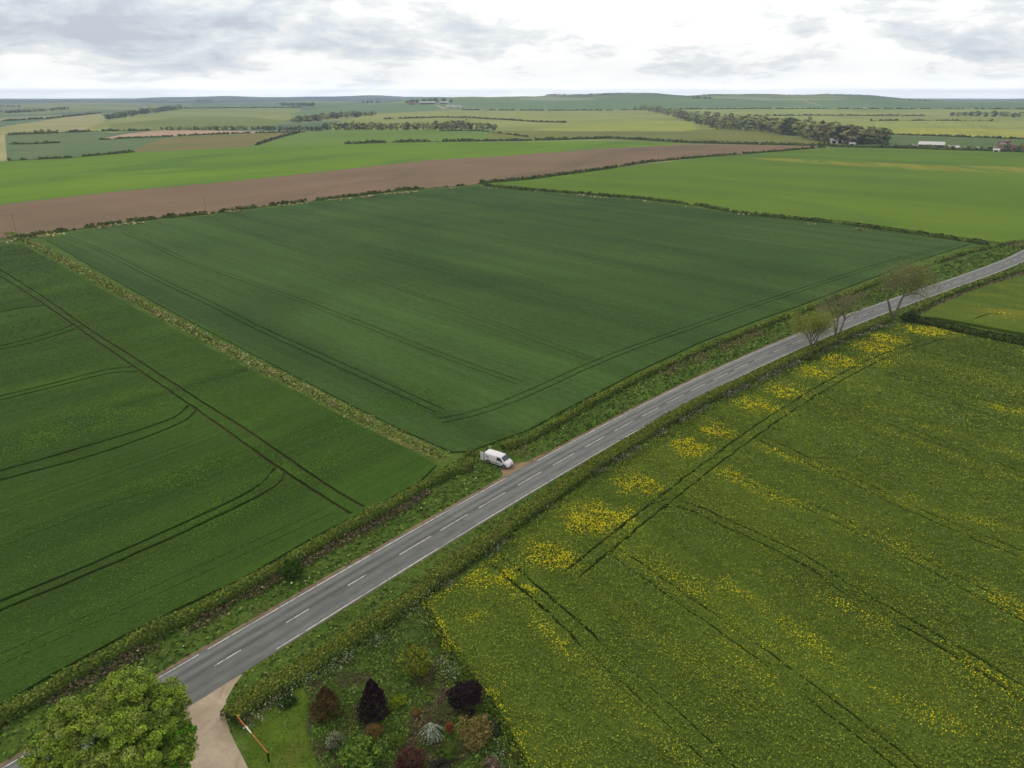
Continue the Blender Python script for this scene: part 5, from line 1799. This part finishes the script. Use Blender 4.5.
def building(u, v, L_, W_, eav, rid, rz, wall, roof, label, cat='barn', name='barn', doors=2, windows=0, group=None):
    q = P3(u, v)
    root = empty(name, tuple(q), rz)
    tag(root, label, cat, group)
    a, b_ = L_ / 2, W_ / 2
    V = [(-a, -b_, -1), (a, -b_, -1), (a, b_, -1), (-a, b_, -1), (-a, -b_, eav), (a, -b_, eav), (a, b_, eav), (-a, b_, eav), (-a, 0, rid - .05), (a, 0, rid - .05)]
    F = [(0, 1, 5, 4), (2, 3, 7, 6), (1, 2, 6, 9, 5), (3, 0, 4, 8, 7)]
    link('wall', npmesh('wall', V, F), wall, root)
    o_ = 0.5
    sl = (rid - eav) / b_
    ez = eav - sl * o_
    tk = 0.18
    V = []
    for z_ in (0, tk):
        V += [(-a - o_, -b_ - o_, ez + z_), (a + o_, -b_ - o_, ez + z_), (a + o_, 0, rid + z_), (-a - o_, 0, rid + z_), (-a - o_, b_ + o_, ez + z_), (a + o_, b_ + o_, ez + z_)]
    F = [(6, 7, 8, 9), (9, 8, 11, 10), (1, 0, 3, 2), (2, 3, 4, 5), (0, 1, 7, 6), (4, 10, 11, 5), (1, 2, 8, 7), (2, 5, 11, 8), (0, 6, 9, 3), (3, 9, 10, 4)]
    link('roof', npmesh('roof', V, F), roof, root)
    for k in range(doors):
        x_ = -a + L_ * (k + 0.5) / max(1, doors)
        mb = MB(); mb.box((x_, -b_ - 0.06, min(eav * 0.42, 2.0)), (min(4.0, L_ / doors * 0.6), 0.1, min(eav * 0.84, 4.0))); mb.build('door', m_black, root)
    for k in range(windows):
        x_ = -a + L_ * (k + 0.5) / windows
        mb = MB(); mb.box((x_, -b_ - 0.04, eav * 0.72), (1.1, 0.08, 1.2)); mb.build('window', m_glass, root)
    return root


def bearing(u):
    return -math.atan((u - 512) / FPX / cosp)


k9 = lambda u, v: depth(P(u, v)) / FPX
d_ = k9(931, 147)
building(931, 147.2, 23 * d_, 12, 3.2, 6.2, bearing(931) + 0.02, m_wallb, m_roofw, 'long barn with a bright white roof among gardens at right', doors=3)
building(953, 148.8, 9 * d_, 6, 2.6, 3.8, bearing(953), m_wallw, m_roofg, 'low pale outbuilding just right of the white roofed barn', cat='shed', name='shed', doors=1)
building(961, 149.6, 8 * d_, 5, 2.2, 3.4, bearing(960) - 0.1, m_wallw, m_roofw, 'small white shed second to the right of the white roofed barn', cat='shed', name='shed', doors=1)
building(914, 147.6, 6 * d_, 4, 2.2, 3.0, bearing(914), m_wallw, m_roofw, 'small pale shed left of the white roofed barn', cat='shed', name='shed', doors=1)
building(1016, 150.5, 7 * d_, 6, 3, 5, bearing(1010), m_brick, m_tile, 'brick cottage near the pink tree at the right edge', cat='house', name='cottage', doors=1, windows=2)
building(996, 152, 5 * d_, 4, 2.3, 3.4, bearing(1000), m_wallw, m_roofw, 'small white outbuilding in front of the pink tree', cat='shed', name='shed', doors=1)
building(976, 149.8, 5 * d_, 4, 2.2, 3.2, bearing(976), m_wallw, m_roofg, 'little grey roofed shed between the white barn and the pink tree', cat='shed', name='shed', doors=1)
building(834, 143.2, 8 * d_, 6, 3.4, 6, bearing(834), m_wallw, m_roofg, 'pale cottage under the right end of the tree belt', cat='house', name='cottage', doors=1, windows=2)
building(852, 145.6, 6 * d_, 5, 2.4, 3.6, bearing(852), m_wallw, m_roofg, 'low pale shed right of the cottage under the tree belt', cat='shed', name='shed', doors=1)
# hilltop farm
e_ = k9(428, 104)
building(427.5, 104.0, 16 * e_, 6 * e_, 1.5 * e_, 2.2 * e_, bearing(427), m_wallb, m_roofw, 'longest white roofed barn of the hilltop farm', doors=3)
building(444, 103.8, 8 * e_, 5 * e_, 1.3 * e_, 2.1 * e_, bearing(444), m_wallb, m_roofw, 'short white roofed barn at the right end of the long one on the hilltop', doors=1)
building(450.5, 107.6, 8 * e_, 6 * e_, 1.2 * e_, 2.2 * e_, bearing(450), m_wallw, m_roofg, 'grey roofed barn below the short white roofed one on the hilltop farm', doors=1)
building(458, 107.8, 7 * e_, 6 * e_, 1.2 * e_, 2.0 * e_, bearing(458), m_wallw, m_roofg, 'grey barn at the right end of the hilltop farm', doors=1)
building(412.5, 104.6, 7 * e_, 3 * e_, 1.1 * e_, 1.7 * e_, bearing(412), m_brick, m_tile, 'brown roofed building at the left end of the hilltop farm', cat='farmhouse', name='farmhouse', doors=1, windows=2)
f_ = k9(864, 109.5)
building(864, 109.6, 1.6 * f_, 1.6 * f_, 1.8 * f_, 2.4 * f_, bearing(864), m_wallw, m_roofw, 'lone white building at the foot of the ridge at right', cat='house', name='cottage', doors=1, windows=1)
building(473.5, 110.0, 2.0 * f_, 1.6 * f_, 1.1 * f_, 1.7 * f_, bearing(473), m_wallw, m_roofw, 'tiny white building right of the hilltop farm', cat='shed', name='shed', doors=1)
# radio mast on the ridge: lattice of three legs with bracing
q = P3(723.5, 96.3)
mh = 13 * depth(q[:2]) / FPX
mast = empty('radio_mast', tuple(q))
tag(mast, 'tall thin radio mast standing on the ridge skyline', 'mast')
mb = MB()
for k in range(3):
    a = k * 2.094
    mb.tube([(1.6 * math.cos(a), 1.6 * math.sin(a), -1), (0.6 * math.cos(a), 0.6 * math.sin(a), mh)], [0.14, 0.10], 5)
for k in range(24):
    z0_, z1_ = mh * k / 24, mh * (k + 1) / 24
    a0, a1 = k * 2.094, (k + 1) * 2.094
    mb.tube([(1.4 * math.cos(a0) * (1 - k / 42), 1.4 * math.sin(a0) * (1 - k / 42), z0_), (1.4 * math.cos(a1) * (1 - k / 42), 1.4 * math.sin(a1) * (1 - k / 42), z1_)], [0.1, 0.1], 4)
mb.build('lattice', pmat('galvanised', S(130, 134, 140), 0.5, 0.4), mast)
mb = MB(); mb.tube([(0, 0, mh * 0.85), (0, 0, mh * 1.08)], [0.3, 0.2], 6); mb.build('antenna', pmat('galvanised', S(130, 134, 140)), mast)

# wooden poles along the ploughed field
m_pole = pmat('pole_wood', S(124, 110, 94), 0.9, 0.1)
for k, (u, v, lab) in enumerate([(16.5, 234, 'wooden electricity pole at the left end of the hedge by the ploughed field'), (206.5, 214.5, 'wooden electricity pole by the hedge left of centre'),
                                 (572, 173.5, 'wooden electricity pole near the corner of the large bright green field'), (657.5, 162, 'wooden electricity pole on the hedge right of centre'), (724, 155.3, 'wooden electricity pole near the end of the ploughed strip')]):
    q = P3(u, v)
    po = empty('electricity_pole', tuple(q), 0.5)
    tag(po, lab, 'pole', 'poles along the ploughed field')
    mb = MB(); mb.tube([(0, 0, -0.3), (0, 0, 8.9)], [0.13, 0.09], 8); mb.build('pole', m_pole, po)
    mb = MB(); mb.box((0, 0, 8.6), (1.5, 0.09, 0.10)); mb.build('crossarm', m_pole, po)
    for x_ in (-0.8, 0.0, 0.8):
        mb = MB(); mb.tube([(x_, 0, 8.67), (x_, 0, 8.85)], [0.05, 0.04], 6); mb.build('insulator', m_black, po)

# pale farm track down from the hilltop farm
def ribbon(name, px, wd, mat, z=0.05):
    L = resample(pxline(px, 4), 12)
    n_ = normals2(L)
    a, b_ = L + n_ * wd / 2, L - n_ * wd / 2
    V = np.r_[np.c_[a, terr(a[:, 0], a[:, 1]) + z], np.c_[b_, terr(b_[:, 0], b_[:, 1]) + z]]
    m = len(L)
    o = link(name, npmesh(name, V, [(i, i + 1, m + i + 1, m + i) for i in range(m - 1)]), mat)
    tag(o, kind='structure')


ribbon('farm_track', [(436, 105.2), (441, 107.5), (446, 109.5)], 14, m_gravel, 1.0)
ribbon('farm_track', [(804, 101.5), (812, 103.5), (822, 106.2)], 10, m_gravel, 1.0)

# ------------------------------------------------------------------ haze: even air over the whole country
m_haze = bpy.data.materials.new('haze')
m_haze.use_nodes = True
t = NT(m_haze.node_tree)
t.n.clear()
pv = t.node('ShaderNodeVolumePrincipled')
pv.inputs['Color'].default_value = (0.70, 0.83, 1.0, 1)
pv.inputs['Density'].default_value = 1.0 / 10500
pv.inputs['Anisotropy'].default_value = 0.0
ho = t.node('ShaderNodeOutputMaterial')
t.l.new(pv.outputs[0], ho.inputs['Volume'])
mb = MB()
mb.box((0, 0, 74), (34000, 34000, 152))
o = mb.build('haze', m_haze)
tag(o, kind='stuff')
